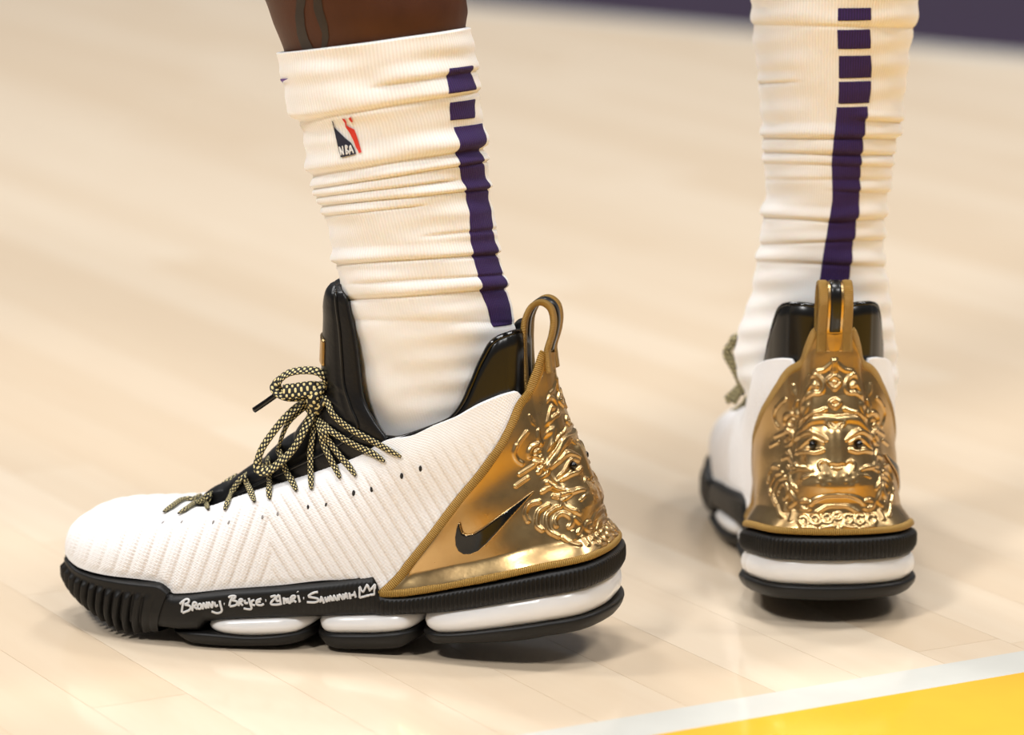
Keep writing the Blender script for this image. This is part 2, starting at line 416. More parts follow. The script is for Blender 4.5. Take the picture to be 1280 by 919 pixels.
# ---- upper surface W(p,t)
Tl = [  # u, v, y of the opening edge, x of the sole edge below it
    (689, 440, 0, 0.0), (677, 441, .0096, .0032), (669, 462, .0140, .0080), (660, 480, .0165, .016), (649, 488, .0222, .026), (634, 492, .0278, .038), (605, 503, .0360, .056), (568, 522, .041, .078), (540, 533, .041, .095),
    (510, 546, .040, .110), (487, 549, .039, .122), (470, 557, .037, .132), (455, 567, .035, .142), (412, 584, .031, .163), (370, 598, .027, .186), (336, 608, .023, .208), (299, 620, .018, .234),
    (266, 632, .012, .266), (250, 633, .006, .310), (244, 629, 0, LENX)]
Tp = []; Tc = []
for (u, v, y, x) in Tl:
    q = L3(u, v, y); q[1] = y; Tc.append(q); Tp.append(float(np.interp(x, LAT[:, 0], np.arange(len(LAT)) / NP_)))
Tp = np.array(Tp); Tc = np.array(Tc); Tp[-1] = PTOE
TF = [pchip(Tp, Tc[:, k]) for k in range(3)]
def Tat(p):
    """opening loop; p in (-.5,.5) style, negative = inner side"""
    p = np.asarray(p, float); q = np.abs(p)
    med = p < 0
    q = np.where(med, q * PTOE / (1 - PTOE), q)
    x, y, z = TF[0](q), TF[1](q), TF[2](q)
    return np.stack([x, np.where(med, -y, y), z], -1)
hu = np.array([(776, 688), (766, 676), (757, 666), (753, 652), (750, 630), (742, 609), (731, 583), (716, 549), (704, 520), (695, 488), (690, 462), (689, 440)], float)
h_h = (776 - hu[:, 0]) / 87; h_g = (688 - hu[:, 1]) / 248
HT = np.concatenate([[0], np.cumsum(np.hypot(np.diff(h_h) * 87, np.diff(h_g) * 248))]); HT /= HT[-1]
def W(p, t):
    p = np.asarray(p, float); t = np.asarray(t, float)
    q = np.abs(p); q = np.where(p < 0, q * PTOE / (1 - PTOE), q) / PTOE     # 0 heel .. 1 toe
    o = out_at(p) - nrm_at(p) * np.interp(q, [0, .75, .93, 1], [.0035, .0035, -.0005, -.0010])[..., None]
    zb = zB(o[..., 0])
    T = Tat(p)
    n = np.interp(q, [0, .12, .25, .45, .6, .8, .9, 1.0], [1.5, 1.5, 1.55, 1.9, 2.2, 2.5, 2.8, 3.0])
    tau = np.clip(t, 0, 1) * np.pi / 2
    h = 1 - np.cos(tau) ** (2 / n); g = np.sin(tau) ** (2 / n)
    kk = np.interp(q, [0, .2, .45, .6], [1, 1, .5, 0])        # nearly straight walls at the back, round at the front
    hl = t * 1.0; gl = t
    hyl = 1 - (1 - np.clip(t, 0, 1)) ** np.interp(q, [0, .18, .34, .45], [2.3, 2.0, 1.2, 1.0])
    hy = h * (1 - kk) + hyl * kk; h = h * (1 - kk) + hl * kk; g = g * (1 - kk) + gl * kk
    wh = 1 - sstep(.04, .20, q)
    h = h * (1 - wh) + np.interp(t, HT, h_h) * wh; g = g * (1 - wh) + np.interp(t, HT, h_g) * wh
    xy = o + (T[..., :2] - o) * np.stack([h, hy], -1)
    bul = np.sin(np.pi * np.clip(t, 0, 1)) * np.interp(q, [0, .1, .2, .45, .6, 1], [0.0, .001, .003, .004, .002, 0])
    bul = bul - .0055 * sstep(0, .13, t) * (1 - sstep(.45, .9, t)) * (1 - sstep(.34, .44, q)) * (1 - wh)
    xy = xy + nrm_at(p) * bul[..., None]
    return np.concatenate([xy, (zb + (T[..., 2] - zb) * g)[..., None]], -1)
def grid_normals(P):
    du = np.gradient(P, axis=0); dv = np.gradient(P, axis=1)
    return unit(np.cross(du, dv))
def mirror_uv(P):
    Q = P.copy(); Q[..., 1] = np.abs(Q[..., 1]); return lproj(Q)
def surf_nrm(p, t, e=2e-3):
    a = W(p + e, t) - W(p - e, t); bq = W(p, np.minimum(t + e, 1)) - W(p, np.maximum(t - e, 0))
    N = unit(np.cross(a, bq))
    c = W(p, t).copy(); c = c - np.array([.15, 0, .05]); s = np.sign((N * c).sum(-1, keepdims=True)); return N * np.where(s == 0, 1, s)

SHOE = []       # (name, mesh, material, parent key, key, mirror?) -> instantiated for both feet
def part(name, me, mat, parent=None, key=None, label=None, mirror=True):
    SHOE.append(dict(name=name, me=me, mat=mat, parent=parent, key=key or name, label=label, mirror=mirror))

# outer edge of the gold counter in (p, t)
gl_p, gl_t = [], []
dens_p = np.linspace(0, PTOE * .8, 700); dens_t = np.linspace(0, 1, 240)
DP, DT = np.meshgrid(dens_p, dens_t, indexing='ij'); DW = W(DP, DT); du_, dv_ = lproj(DW)
def pt_of(u, v):
    k = np.argmin((du_ - u) ** 2 + (dv_ - v) ** 2); i, j = np.unravel_index(k, du_.shape); return dens_p[i], dens_t[j]
edge = [(474, 747), (495, 727), (513, 704), (542, 669), (577, 622), (604, 588), (624, 560), (640, 529), (651, 503), (660, 481), (668, 464), (674, 450)]
for (u, v) in edge:
    a_, b_ = pt_of(u, v); gl_p.append(a_); gl_t.append(b_)
gl_p = np.array(gl_p); gl_t = np.array(gl_t); gl_t[0] = 0
PN = float(np.interp(.0032, LAT[:, 0], np.arange(len(LAT)) / NP_))
kp = [0]
for i in range(1, len(gl_t)):
    if gl_t[i] > gl_t[kp[-1]] + .004 and gl_t[i] < .972 and gl_p[i] < gl_p[kp[-1]]: kp.append(i)
gl_t = np.append(gl_t[kp], 1.0); gl_p = np.append(gl_p[kp], PN)
print('edge', list(zip(gl_t.round(3), gl_p.round(4))))
pe = pchip(gl_t, gl_p)
nP, nT = 1400, 150
pp = np.concatenate([np.linspace(-(1 - PTOE), 0, nP // 2, endpoint=False), np.linspace(0, PTOE, nP // 2, endpoint=False)])
tt = np.linspace(0, 1, nT)
PPg, TTg = np.meshgrid(pp, tt, indexing='ij')
tq_ = np.linspace(0, 1, 400); pq_ = pe(tq_); qa = np.where(pp < 0, -pp * PTOE / (1 - PTOE), pp)
p_joint = pt_of(656, 485)[0]
te_ = np.interp(qa, pq_[::-1], tq_[::-1]) - .012
tmx = te_ + (1 - te_) * sstep(p_joint * 1.0, p_joint * 1.2, qa)
TTg = TTg * tmx[:, None]
U0 = W(PPg, TTg)
NU = surf_nrm(PPg, TTg)
uu, vv = mirror_uv(U0)
# ribs of the knit: slanting one way on the forefoot, the other way on the quarter
u0 = 338 + (vv - 680) * 0.10
ph1 = (uu + 0.36 * vv) / 19.0; ph2 = (uu - 0.62 * vv) / 17.0
saw = lambda f: np.where((f % 1) < .72, np.sin(np.pi * (f % 1) / .72 * .5) ** 1.0, np.cos((f % 1 - .72) / .28 * np.pi / 2))
wq = sstep(-6, 6, uu - u0)
rib = saw(ph1) * (1 - wq) + saw(-ph2) * wq
rib_fade = (1 - sstep(.62, .9, TTg)) * sstep(0, .05, TTg)
top_edge = np.abs(TTg) > 2
amp = 0.0010 * rib_fade * np.where(uu < 150, sstep(85, 150, uu) * .7 + .3, 1)
U1 = U0 + NU * (rib * amp)[..., None]
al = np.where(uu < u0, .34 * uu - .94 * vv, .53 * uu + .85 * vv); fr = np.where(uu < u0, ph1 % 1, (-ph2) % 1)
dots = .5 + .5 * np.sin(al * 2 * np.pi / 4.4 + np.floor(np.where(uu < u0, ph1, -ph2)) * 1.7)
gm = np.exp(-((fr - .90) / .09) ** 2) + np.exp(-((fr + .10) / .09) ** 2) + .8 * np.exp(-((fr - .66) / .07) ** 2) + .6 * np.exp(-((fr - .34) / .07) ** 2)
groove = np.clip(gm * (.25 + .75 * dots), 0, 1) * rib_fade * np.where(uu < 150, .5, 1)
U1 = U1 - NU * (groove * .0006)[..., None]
cell = 0.00010 * np.sin(uu * 2 * np.pi / 3.4) * np.sin(vv * 2 * np.pi / 3.0) * sstep(0, .05, TTg)
U1 = U1 + NU * cell[..., None]
lenp = np.cumsum(np.concatenate([[0], np.linalg.norm(np.diff(U0[:, 5], axis=0), axis=1)]))
uvU = np.stack(np.broadcast_arrays(lenp[:, None], tt[None] * 0.1), -1)
inner = [U1[:, -1:] - NU[:, -1:] * 0.0025 + np.array([0, 0, 0.0004]), U1[:, -6:-5] - NU[:, -6:-5] * 0.0035]
U1x = np.concatenate([U1] + inner, 1); uvX = np.concatenate([uvU, uvU[:, -1:], uvU[:, -6:-5]], 1)
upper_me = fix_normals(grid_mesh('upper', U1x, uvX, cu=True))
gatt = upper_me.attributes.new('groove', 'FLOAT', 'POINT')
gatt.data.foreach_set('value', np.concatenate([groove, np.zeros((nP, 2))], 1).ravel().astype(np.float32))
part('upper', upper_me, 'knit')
upper_bvh = BVHTree.FromPolygons(U1.reshape(-1, 3).tolist(), grid_faces(nP, nT, True).tolist())
def hit(bvh, u, v):
    r = lray(u, v); h = bvh.ray_cast(Vector(CAML), Vector(r).normalized())
    if h[0] is None: return None, None
    n_ = np.array(h[1]); n_ = n_ if n_ @ r < 0 else -n_
    return np.array(h[0]), n_
def near_up(p):
    h = upper_bvh.find_nearest(Vector(p)); return np.array(h[0]), np.array(h[1])

# ---- midsole (black carrier) with ribbed heel
def prism(name, outline, zb, zt, prof, rib=None, caps=True):
    """outline Nx2 closed; prof list of (s, offset) rows from bottom to top"""
    T = np.roll(outline, -1, 0) - np.roll(outline, 1, 0); Nn = unit(np.stack([T[:, 1], -T[:, 0]], 1))
    c = outline.mean(0)
    if ((outline - c) * Nn).sum() < 0: Nn = -Nn
    rows = []
    for s, off in prof:
        o2 = np.full(len(outline), off) + (rib(outline, s) if rib else 0)
        q = outline + Nn * o2[:, None]
        z = zb(outline[:, 0]) * (1 - s) + zt(outline[:, 0]) * s
        rows.append(np.column_stack([q, z]))
    P = np.stack(rows, 1)
    V = P.reshape(-1, 3); nu, nv = P.shape[:2]
    F = grid_faces(nu, nv, True).tolist()
    # caps follow the outline inwards so a curved underside stays curved
    for j in (0, nv - 1):
        prev = [i * nv + j for i in range(nu)]
        cen = P[:, j].copy()
        for k in (0.6, 0.25):
            ring = cen.copy(); ring[:, 1] = cen[:, 1] * k
            base = len(V); V = np.vstack([V, ring])
            cur = list(range(base, base + nu))
            for i in range(nu): F.append([prev[i], prev[(i + 1) % nu], cur[(i + 1) % nu], cur[i]])
            prev = cur
        half = nu // 2
        for i in range(half - 1):
            a_, b_, c_, d_ = prev[i], prev[i + 1], prev[(nu - 1 - i - 1) % nu], prev[(nu - 1 - i) % nu]
            F.append([a_, b_, c_, d_])
    return fix_normals(mesh_from(name, V, F))
OUTL = resample(OUT, 2400, True)
xcut = float(L3(206, 770, .05)[0])
def heel_rib(o, s):
    k = sstep(.20, .10, o[:, 0]) * (1 if .25 < s < .8 else 0)
    idx = np.arange(len(o)); arc = np.minimum(idx, len(o) - idx) * 1.0
    return 0.00055 * k * np.sin(arc * 2 * np.pi / 8.0) - .0003 * k
prof_m = [(0, -.006), (.04, -.003), (.12, -.0008), (.3, .0004), (.45, .0007), (.6, .0007), (.75, .0006), (.86, .0003), (.95, -.0012), (1.0, -.004)]
mid_me = prism('midsole', OUTL, zMB, zMT, prof_m, heel_rib)
part('midsole', mid_me, 'rubber')
mid_bvh = BVHTree.FromPolygons([v.co[:] for v in mid_me.vertices], [list(p.vertices) for p in mid_me.polygons])

# ---- toe bumper with lobes
pa = float(np.interp(float(L3(214, 750, .052)[0]), LAT[:, 0], np.arange(len(LAT)) / NP_))
pm_ = 1 - pa * 0.96
nb, mb = 520, 40
pb = np.linspace(pa, pm_, nb)
zTB = zx([(76, 684), (82, 693), (88, 703), (99, 712.5), (131, 721.5), (173, 727), (196, 729.5), (215.7, 744)])
zBB = zx([(76, 706), (82, 724), (90, 741), (111, 762), (138, 781), (167, 791), (193, 792), (216, 790)])
ob = out_at(pb); nb_ = nrm_at(pb); arcb = np.concatenate([[0], np.cumsum(np.linalg.norm(np.diff(ob, axis=0), axis=1))])
rowsb = []
smooth_end = sstep(0, .03, arcb) * sstep(0, .03, arcb[-1] - arcb)
for s in np.linspace(0, 1, mb):
    pk = pb + (.012 * s) * np.interp(pb, [pa, (pa + pm_) / 2, pm_], [1, 0, -1])
    ob = out_at(pk); nb_ = nrm_at(pk)
    z = zTB(ob[:, 0]) * (1 - s) + zBB(ob[:, 0]) * s
    lob = np.abs(np.sin(arcb * np.pi / 0.0070 + s * .5)) ** 0.8
    k = sstep(.20, .32, s) * smooth_end
    off = -.004 + .0055 * sstep(0, .06, s) + k * (lob * .0056 - .0030) - .006 * max(0, (s - .55) / .45) ** 2
    q = ob + nb_ * off[:, None]
    z = z + k * (-0.0062 * lob + .0028) * s
    rowsb.append(np.column_stack([q, z]))
for k_, dz in ((.7, .001), (.3, .002)):
    r_ = rowsb[mb - 1].copy(); cx_ = .235
    r_[:, 0] = cx_ + (r_[:, 0] - cx_) * k_; r_[:, 1] *= k_; r_[:, 2] += dz; rowsb.append(r_)
part('toe_bumper', fix_normals(grid_mesh('toe_bumper', np.stack(rowsb, 1))), 'rubber')

# ---- air pods and outsole pods
def pod_outline(x1, x2, n=7.0, inset=0.0, N=240):
    th = np.linspace(0, 2 * np.pi, N, endpoint=False)
    c = np.sign(np.cos(th)) * np.abs(np.cos(th)) ** (2 / n); s = np.sign(np.sin(th)) * np.abs(np.sin(th)) ** (2 / n)
    x = (x1 + x2) / 2 + (x2 - x1) / 2 * c
    y = np.where(s > 0, ylat(x) * s, -ymed(x) * s)
    return resample(np.column_stack([x, y]), N, True)
def px_x(u, v, y): return float(L3(u, v, y)[0])
air_prof = [(0, -.004), (.1, -.0022), (.25, -.0008), (.5, 0), (.75, -.0008), (.9, -.0022), (1, -.004)]
out_prof = [(0, -.0065), (.08, -.0040), (.2, -.0022), (.4, -.0006), (.6, .0004), (.8, .0010), (.92, .0008), (1, -.001)]
pods = [(px_x(252, 785, .052), px_x(388, 785, .047), px_x(208, 800, .052), px_x(389, 800, .047), 5.0),
        (px_x(390, 785, .047), px_x(521, 785, .046), px_x(390, 800, .047), px_x(521, 800, .046), 5.0),
        (px_x(523.5, 785, .046), .0015, px_x(523.5, 800, .046), .0005, 7.0)]
for i, (xa, xb, xc, xd, nn) in enumerate(pods):
    part('air_pod', prism('air_pod', pod_outline(min(xa, xb), max(xa, xb), nn), lambda x: zPB(x) - .0006, lambda x: zMB(x) + .0012, air_prof), 'air', key='air_pod%d' % i)
    part('outsole_pod', prism('outsole_pod', pod_outline(min(xc, xd), max(xc, xd), nn), zOB, zPB, out_prof), 'rubber', key='out_pod%d' % i)

# ---- gold heel counter with relief
nR, nC = 330, 420
tr = np.linspace(0.0, 1.0, nR); cf = np.linspace(-1, 1, nC)
TR, CF = np.meshgrid(tr, cf, indexing='ij')
PE = pe(TR); PC = CF * PE * np.where(CF < 0, (1 - PTOE) / PTOE, 1)
G0 = W(PC, TR); GN = surf_nrm(PC, TR)
gu, gv = mirror_uv(G0)
gfrac = np.interp(TR, HT, h_g)
bx = np.abs(G0[..., 1]) * 2110.0; bz = 657 - gfrac * 262           # as seen from straight behind, mirrored to one half
def stroke(px, py, pts, w, A, smooth=True):
    pts = np.asarray(pts, float)
    if smooth and len(pts) > 2: pts = catmull(pts, len(pts) * 4)
    lo, hi = pts.min(0) - 3 * w, pts.max(0) + 3 * w
    msk = (px > lo[0]) & (px < hi[0]) & (py > lo[1]) & (py < hi[1])
    res = np.zeros_like(px)
    if not msk.any(): return res
    X, Y = px[msk], py[msk]; d2 = np.full(X.shape, 1e9)
    for k in range(max(1, len(pts) - 1)):
        a_ = pts[k]; d_ = pts[min(k + 1, len(pts) - 1)] - a_; L2 = max(d_ @ d_, 1e-9)
        s_ = np.clip(((X - a_[0]) * d_[0] + (Y - a_[1]) * d_[1]) / L2, 0, 1)
        d2 = np.minimum(d2, (X - a_[0] - s_ * d_[0]) ** 2 + (Y - a_[1] - s_ * d_[1]) ** 2)
    res[msk] = A * np.exp(-(d2 / (w * w)) ** 1.4); return res
def circ(cx, cy, r, a0=0, a1=360, n=14, k=1.0):
    return [(cx + r * math.cos(math.radians(a)), cy + k * r * math.sin(math.radians(a))) for a in np.linspace(a0, a1, n)]
BS = []         # strokes seen from behind: zoomed units (3.677 per px), x from the centre line
def b(pts, w=9, A=.0011): BS.append((pts, w * 1.2, A * .85))
b([(0, 45), (0, 95)], 10, .0009); b([(0, 50), (40, 95), (70, 110)], 8, .0008)
b([(0, 118), (26, 150), (0, 182)], 8, .0013); b([(0, 150), (2, 150)], 9, .0012)
b([(88, 122), (60, 142), (47, 180), (62, 212), (98, 214), (112, 188), (96, 168), (78, 180)], 8, .0013)
b([(150, 165), (158, 205), (150, 246)], 8, .0012); b([(168, 230), (172, 234)], 11, .001); b([(124, 232), (112, 262), (130, 300)], 8, .0011)
b([(0, 238), (18, 256), (0, 274)], 8, .0013); b([(40, 286), (84, 308), (132, 300)], 7, .001); b([(205, 285), (220, 300)], 9, .0009)
b([(0, 330), (70, 334), (135, 356), (165, 372)], 17, .0016); b([(0, 310), (70, 314), (140, 332)], 6, -.0006)
b(circ(205, 372, 42, 100, 400), 8, .0013); b(circ(205, 378, 20, 60, 330), 7, .001)
b([(38, 350), (18, 352), (4, 372)], 8, .0012); b([(40, 352), (22, 378), (6, 410), (0, 412)], 8, .0012)
b([(42, 432), (66, 414), (108, 394), (152, 384)], 10, .0015); b([(58, 446), (100, 430), (150, 452)], 7, .0011); b([(58, 478), (100, 490), (152, 472)], 8, .0012)
b([(100, 458), (101, 458)], 20, -.0012)
b([(0, 400), (0, 530)], 34, .0022); b([(22, 548), (54, 530), (76, 545), (72, 576)], 7, .0012); b([(0, 552), (24, 548)], 7, -.001)
b([(42, 612), (48, 612)], 55, .0016)
for q in ((18, 602), (48, 590), (34, 626), (70, 616), (94, 600), (84, 636), (58, 648)): b([q, (q[0] + 1, q[1])], 8, .0009)
b([(108, 574), (150, 556), (192, 528)], 9, .0013); b([(150, 556), (180, 566)], 7, .001); b([(110, 600), (140, 610)], 7, .0009)
b([(196, 470), (176, 512), (168, 545)], 7, .001); b([(238, 445), (262, 470), (284, 515)], 7, .0011); b([(258, 430), (288, 480)], 6, .0008); b([(190, 440), (230, 470)], 7, .0009)
for q in ((262, 540), (232, 622), (250, 592), (206, 602), (216, 650), (186, 640), (240, 560)): b([q, (q[0] + 8, q[1] + 10)], 9, .0011)
b([(0, 686), (50, 690), (96, 712), (124, 745)], 9, .0011); b([(0, 742), (44, 746), (90, 776)], 7, .001); b(circ(138, 742, 22, -160, 130), 8, .0011)
b(circ(0, 796, 18), 6, .0009)
for q in (46, 98, 150): b(circ(q, 806 + q * .1, 19, 20, 320), 7, .001)
b([(20, 840), (70, 850)], 7, .0009); b([(110, 850), (160, 848)], 7, .0009)
b([(276, 668), (262, 722), (240, 768)], 8, .0011); b([(300, 640), (304, 690)], 7, .0009)
SS = []         # strokes seen from the outer side: zoomed units (4.176 per px, origin 620,480)
def s(pts, w=9, A=.0012): SS.append((pts, w * 1.2, A * .85))
s(circ(212, 362, 46, -200, 110), 10, .0016); s(circ(216, 366, 20, -160, 150), 8, .0012)
s([(100, 318), (88, 360), (104, 396), (130, 414)], 9, .0012); s([(150, 250), (120, 290), (104, 318)], 8, .0010)
s(circ(204, 194, 20, -100, 220), 7, .0012); s([(165, 166), (176, 200), (190, 214)], 7, .001); s([(240, 76), (266, 120), (250, 138)], 8, .001)
s([(255, 172), (250, 226), (272, 250), (308, 242), (326, 202)], 8, .0013); s([(236, 20), (262, 60)], 6, .0008); s([(210, 100), (250, 90)], 7, .001)
s([(276, 306), (330, 286), (372, 246)], 17, .0012)
s([(100, 532), (128, 512), (160, 490)], 8, .0012); s([(214, 462), (236, 424), (262, 432), (258, 470)], 8, .0011); s([(120, 470), (210, 412), (232, 392)], 8, .0010)
s([(278, 452), (300, 500), (352, 540)], 9, .0013); s([(262, 520), (310, 540), (372, 556)], 9, .0013); s([(236, 566), (276, 540)], 8, .001)
s([(222, 616), (172, 630), (152, 676), (166, 716)], 9, .0014); s([(268, 636), (222, 668), (212, 736), (238, 764)], 9, .0014); s([(308, 650), (264, 690), (270, 764), (322, 800)], 9, .0014)
s(circ(346, 722, 42, 150, 400), 9, .0014); s([(296, 590), (330, 600), (336, 640), (312, 652)], 8, .0012); s([(346, 580), (360, 640), (420, 676)], 9, .0012)
s([(346, 806), (390, 838), (430, 850)], 8, .0011); s([(394, 772), (404, 812)], 7, .001); s([(440, 800), (470, 850)], 7, .001); s([(400, 700), (430, 740), (420, 780)], 8, .001)
REL = np.zeros_like(bx)
zbx = bx * 3.677; zby = (bz - 420) * 3.677
sside = (gu - 620) * 4.176; sv = (gv - 480) * 4.176
wb = 1 - sstep(.021, .027, np.abs(G0[..., 1])) ; ws = sstep(.019, .024, np.abs(G0[..., 1]))
for pts, w, A in BS:
    r_ = stroke(zbx, zby, pts, w, A) * wb
    REL = np.where(r_ < 0, REL + r_, np.maximum(REL, 0) * 0 + np.where(np.abs(r_) > np.abs(REL), r_, REL + .25 * r_))
REL2 = np.zeros_like(bx)
for pts, w, A in SS:
    r_ = stroke(sside, sv, pts, w, A) * ws
    REL2 = np.where(np.abs(r_) > np.abs(REL2), r_, REL2 + .25 * r_)
REL = REL + REL2
edgefade = sstep(1.0, .95, np.abs(CF)) * sstep(0, .03, TR) * sstep(1, .96, TR)
REL = REL * edgefade
soft = 0.0005 * np.sin(G0[..., 0] * 130 + G0[..., 2] * 60) * np.sin(G0[..., 2] * 150 + 1) * edgefade
inset = .0016 * sstep(1.0, .97, np.abs(CF))
G1 = G0 + GN * (inset + .0004 + REL + soft)[..., None]
heel_me = fix_normals(grid_mesh('heel_counter', G1))
part('heel_counter', heel_me, 'gold', label='gold foil heel counter embossed with a crowned lion face')
heel_bvh = BVHTree.FromPolygons(G1.reshape(-1, 3).tolist(), grid_faces(nR, nC).tolist())
# eyes: black glass beads
for sg in (1, -1):
    d = (zbx - 101) ** 2 + (zby - 458) ** 2 + np.where(np.sign(G0[..., 1]) == sg, 0, 1e9)
    k = np.unravel_index(np.argmin(d), d.shape)
    bm = bmesh.new(); bmesh.ops.create_uvsphere(bm, u_segments=16, v_segments=10, radius=.0023)
    bmesh.ops.translate(bm, vec=Vector(G1[k] + GN[k] * .0004), verts=bm.verts)
    me = bpy.data.meshes.new('eye_bead'); bm.to_mesh(me); bm.free(); me.polygons.foreach_set('use_smooth', [True] * len(me.polygons))
    part('eye_bead', me, 'gloss_black', parent='heel_counter', key='eye%d' % sg, label='small black eye bead')
# piping round the counter
for sg in (1, -1):
    tq = np.linspace(0.005, 1, 260); pq = pe(tq) * (1 if sg > 0 else -(1 - PTOE) / PTOE)
    path = W(pq, tq); nn = surf_nrm(pq, tq)
    part('piping', sweep('piping', path + nn * .0012, nn, .0028, .0013, 12), 'braid', parent='heel_counter', key='pipe%d' % sg)
pq = np.linspace(-pe(np.array(0.0)) * (1 - PTOE) / PTOE, pe(np.array(0.0)), 420)
path = W(pq, np.full(420, .012)); nn = surf_nrm(pq, np.full(420, .03))
part('piping', sweep('piping', path + nn * .0016, nn, .0022, .0014, 12), 'braid', parent='heel_counter', key='pipe_b')

# ---- decals: closed pixel outlines laid onto a surface
def decal(name, poly, bvh, off, step=2.0, thick=0.0, caster=hit):
    poly = np.asarray(poly, float)
    bm = bmesh.new(); vs = [bm.verts.new((p[0], p[1], 0)) for p in poly]
    bm.faces.new(vs); bmesh.ops.triangulate(bm, faces=bm.faces[:])
    for _ in range(6):
        long_ = [e for e in bm.edges if e.calc_length() > step]
        if not long_: break
        bmesh.ops.subdivide_edges(bm, edges=long_, cuts=1, use_grid_fill=False)
        bmesh.ops.triangulate(bm, faces=[f for f in bm.faces if len(f.verts) > 3])
    bm.verts.ensure_lookup_table(); bad = []
    for v in bm.verts:
        h, nn = caster(bvh, v.co.x, v.co.y)
        if h is None: bad.append(v); continue
        v.co = Vector(h + nn * off)
    bmesh.ops.delete(bm, geom=bad, context='VERTS')
    if thick: 
        r = bmesh.ops.solidify(bm, geom=bm.faces[:], thickness=thick)
    bmesh.ops.recalc_face_normals(bm, faces=bm.faces)
    me = bpy.data.meshes.new(name); bm.to_mesh(me); bm.free()
    me.polygons.foreach_set('use_smooth', [True] * len(me.polygons)); return me
def on_path(bvh, px, n, off, caster=hit, smooth=True, closed=False):
    q = catmull(px, max(n, len(px) * 4), closed) if (smooth and len(px) > 2) else np.asarray(px, float)
    q = resample(q, n, closed); P, Nn = [], []
    for u, v in q:
        h, nn = caster(bvh, u, v)
        if h is None: continue
        P.append(h + nn * off); Nn.append(nn)
    return np.array(P), np.array(Nn)
z5 = lambda pts: [(460 + x / 3.403, 560 + y / 3.403) for x, y in pts]
sw = z5([(703, 185), (640, 232), (560, 290), (490, 342), (450, 366), (420, 372), (402, 362), (394, 340), (390, 318), (380, 345), (374, 378), (376, 412), (388, 436), (410, 450), (438, 450), (472, 436), (510, 402), (550, 358), (610, 288), (660, 234)])
part('swoosh', decal('swoosh', sw, heel_bvh, .0016, 2.5, .0010), 'gloss_black', parent='heel_counter', key='swoosh', label='glossy black swoosh emblem')
pth, nn = on_path(heel_bvh, sw, 160, .0008, smooth=False, closed=True)
if len(pth) > 10: part('swoosh_border', sweep('swoosh_border', pth, nn, .0005, .0005, 8, True), 'gold', parent='heel_counter', key='swb')

# ---- pull loop: a flat band going up from the counter, over, and down inside the collar
loop_px = [(691, 462), (689, 446), (688.5, 434), (694, 415), (696, 397), (692, 382), (681, 375), (669, 380), (661, 396), (659, 415), (659, 440), (661, 470), (663, 495)]
lp = np.array([L3(u, v, 0.0) for u, v in loop_px]); lp[:, 1] = 0
lp = resample(catmull(lp, 300), 160)
tg = unit(np.gradient(lp, axis=0)); ln = np.stack([tg[:, 2], np.zeros(160), -tg[:, 0]], 1)
wid = np.interp(np.linspace(0, 1, 160), [0, .12, .25, .6, 1], [.0104, .010, .0098, .0098, .0105])
def band(name, y0, y1, off, th):
    th_ = np.linspace(0, 2 * np.pi, 14, endpoint=False)
    c = np.sign(np.cos(th_)) * np.abs(np.cos(th_)) ** .5; s_ = np.sign(np.sin(th_)) * np.abs(np.sin(th_)) ** .5
    yc = wid * (y0 + y1) / 2; yh = wid * abs(y1 - y0) / 2
    P = lp[:, None] + ln[:, None] * (off + th * s_)[None, :, None]
    P = P + np.array([0, 1.0, 0]) * (yc[:, None] + yh[:, None] * c[None])[..., None]
    L = np.linspace(0, .17, 160); uv = np.stack(np.broadcast_arrays(L[:, None], th_[None] / 6.3), -1)
    F = grid_faces(160, 14, False, True).tolist() + [list(range(14)), [159 * 14 + i for i in range(14)]]
    return fix_normals(mesh_from(name, P.reshape(-1, 3), F, uv.reshape(-1, 2)))
part('pull_loop', band('pull_loop', -.96, .96, 0, .0010), 'gold')
part('loop_braid', band('loop_braid', .44, 1.04, 0, .0017), 'braid', parent='pull_loop', key='lb1')
part('loop_braid', band('loop_braid', -1.04, -.44, 0, .0017), 'braid', parent='pull_loop', key='lb2')
kk0, kk1 = 18, 150
pthl = lp[kk0:kk1]; lnl = ln[kk0:kk1]
part('loop_stripe', sweep('loop_stripe', pthl, lnl, .0034, .0018, 10, sq=4), 'collar', parent='pull_loop', key='ls', label='black stripe along the pull loop')

# ---- black heel collar shield rising inside the opening
cpx = [(480, 549), (500, 549), (540, 536), (560, 528), (568, 522), (576, 513), (583.5, 501), (590, 487), (596.6, 471), (603, 457), (609.6, 445), (616, 434), (622.7, 427), (630, 423), (638, 420), (651, 416), (664, 414)]
cyy = [.0350, .0365, .0372, .0372, .0370, .0366, .0360, .0352, .0342, .033, .0318, .0304, .0286, .0262, .0232, .0150, .0]
cen = np.array([np.append(L3(u, v, y)[[0]], [y, L3(u, v, y)[2]]) for (u, v), y in zip(cpx, cyy)])
ct = catmull(cen, 120); full = np.vstack([ct, (ct[:-1] * np.array([1, -1, 1]))[::-1]])
nF = len(full)
full_n = np.zeros_like(full); tgf = unit(np.gradient(full * np.array([1, 1, 0]), axis=0)); full_n = np.stack([-tgf[:, 1], tgf[:, 0], np.zeros(nF)], 1)
if (full_n[10] @ np.array([0, 1, 0])) < 0: full_n = -full_n
rows = []
zlow = .050
for k_, (s_, o_) in enumerate([(0, .0015), (.0, .0008), (.006, .0022), (.05, .0026), (.2, .0026), (.45, .0024), (.7, .0016), (1, .0)]):
    q = full.copy(); q[:, 2] = full[:, 2] * (1 - s_) + zlow * s_
    back = np.clip((.06 - full[:, 0]) / .06, 0, 1)
    q[:, 0] -= s_ * .022 * back          # follows the heel leaning back below
    rows.append(q + full_n * (o_ - .003))
outer_rows = rows[1:]
inner_rows = [r - full_n * .0042 for r in rows[1:]][::-1]
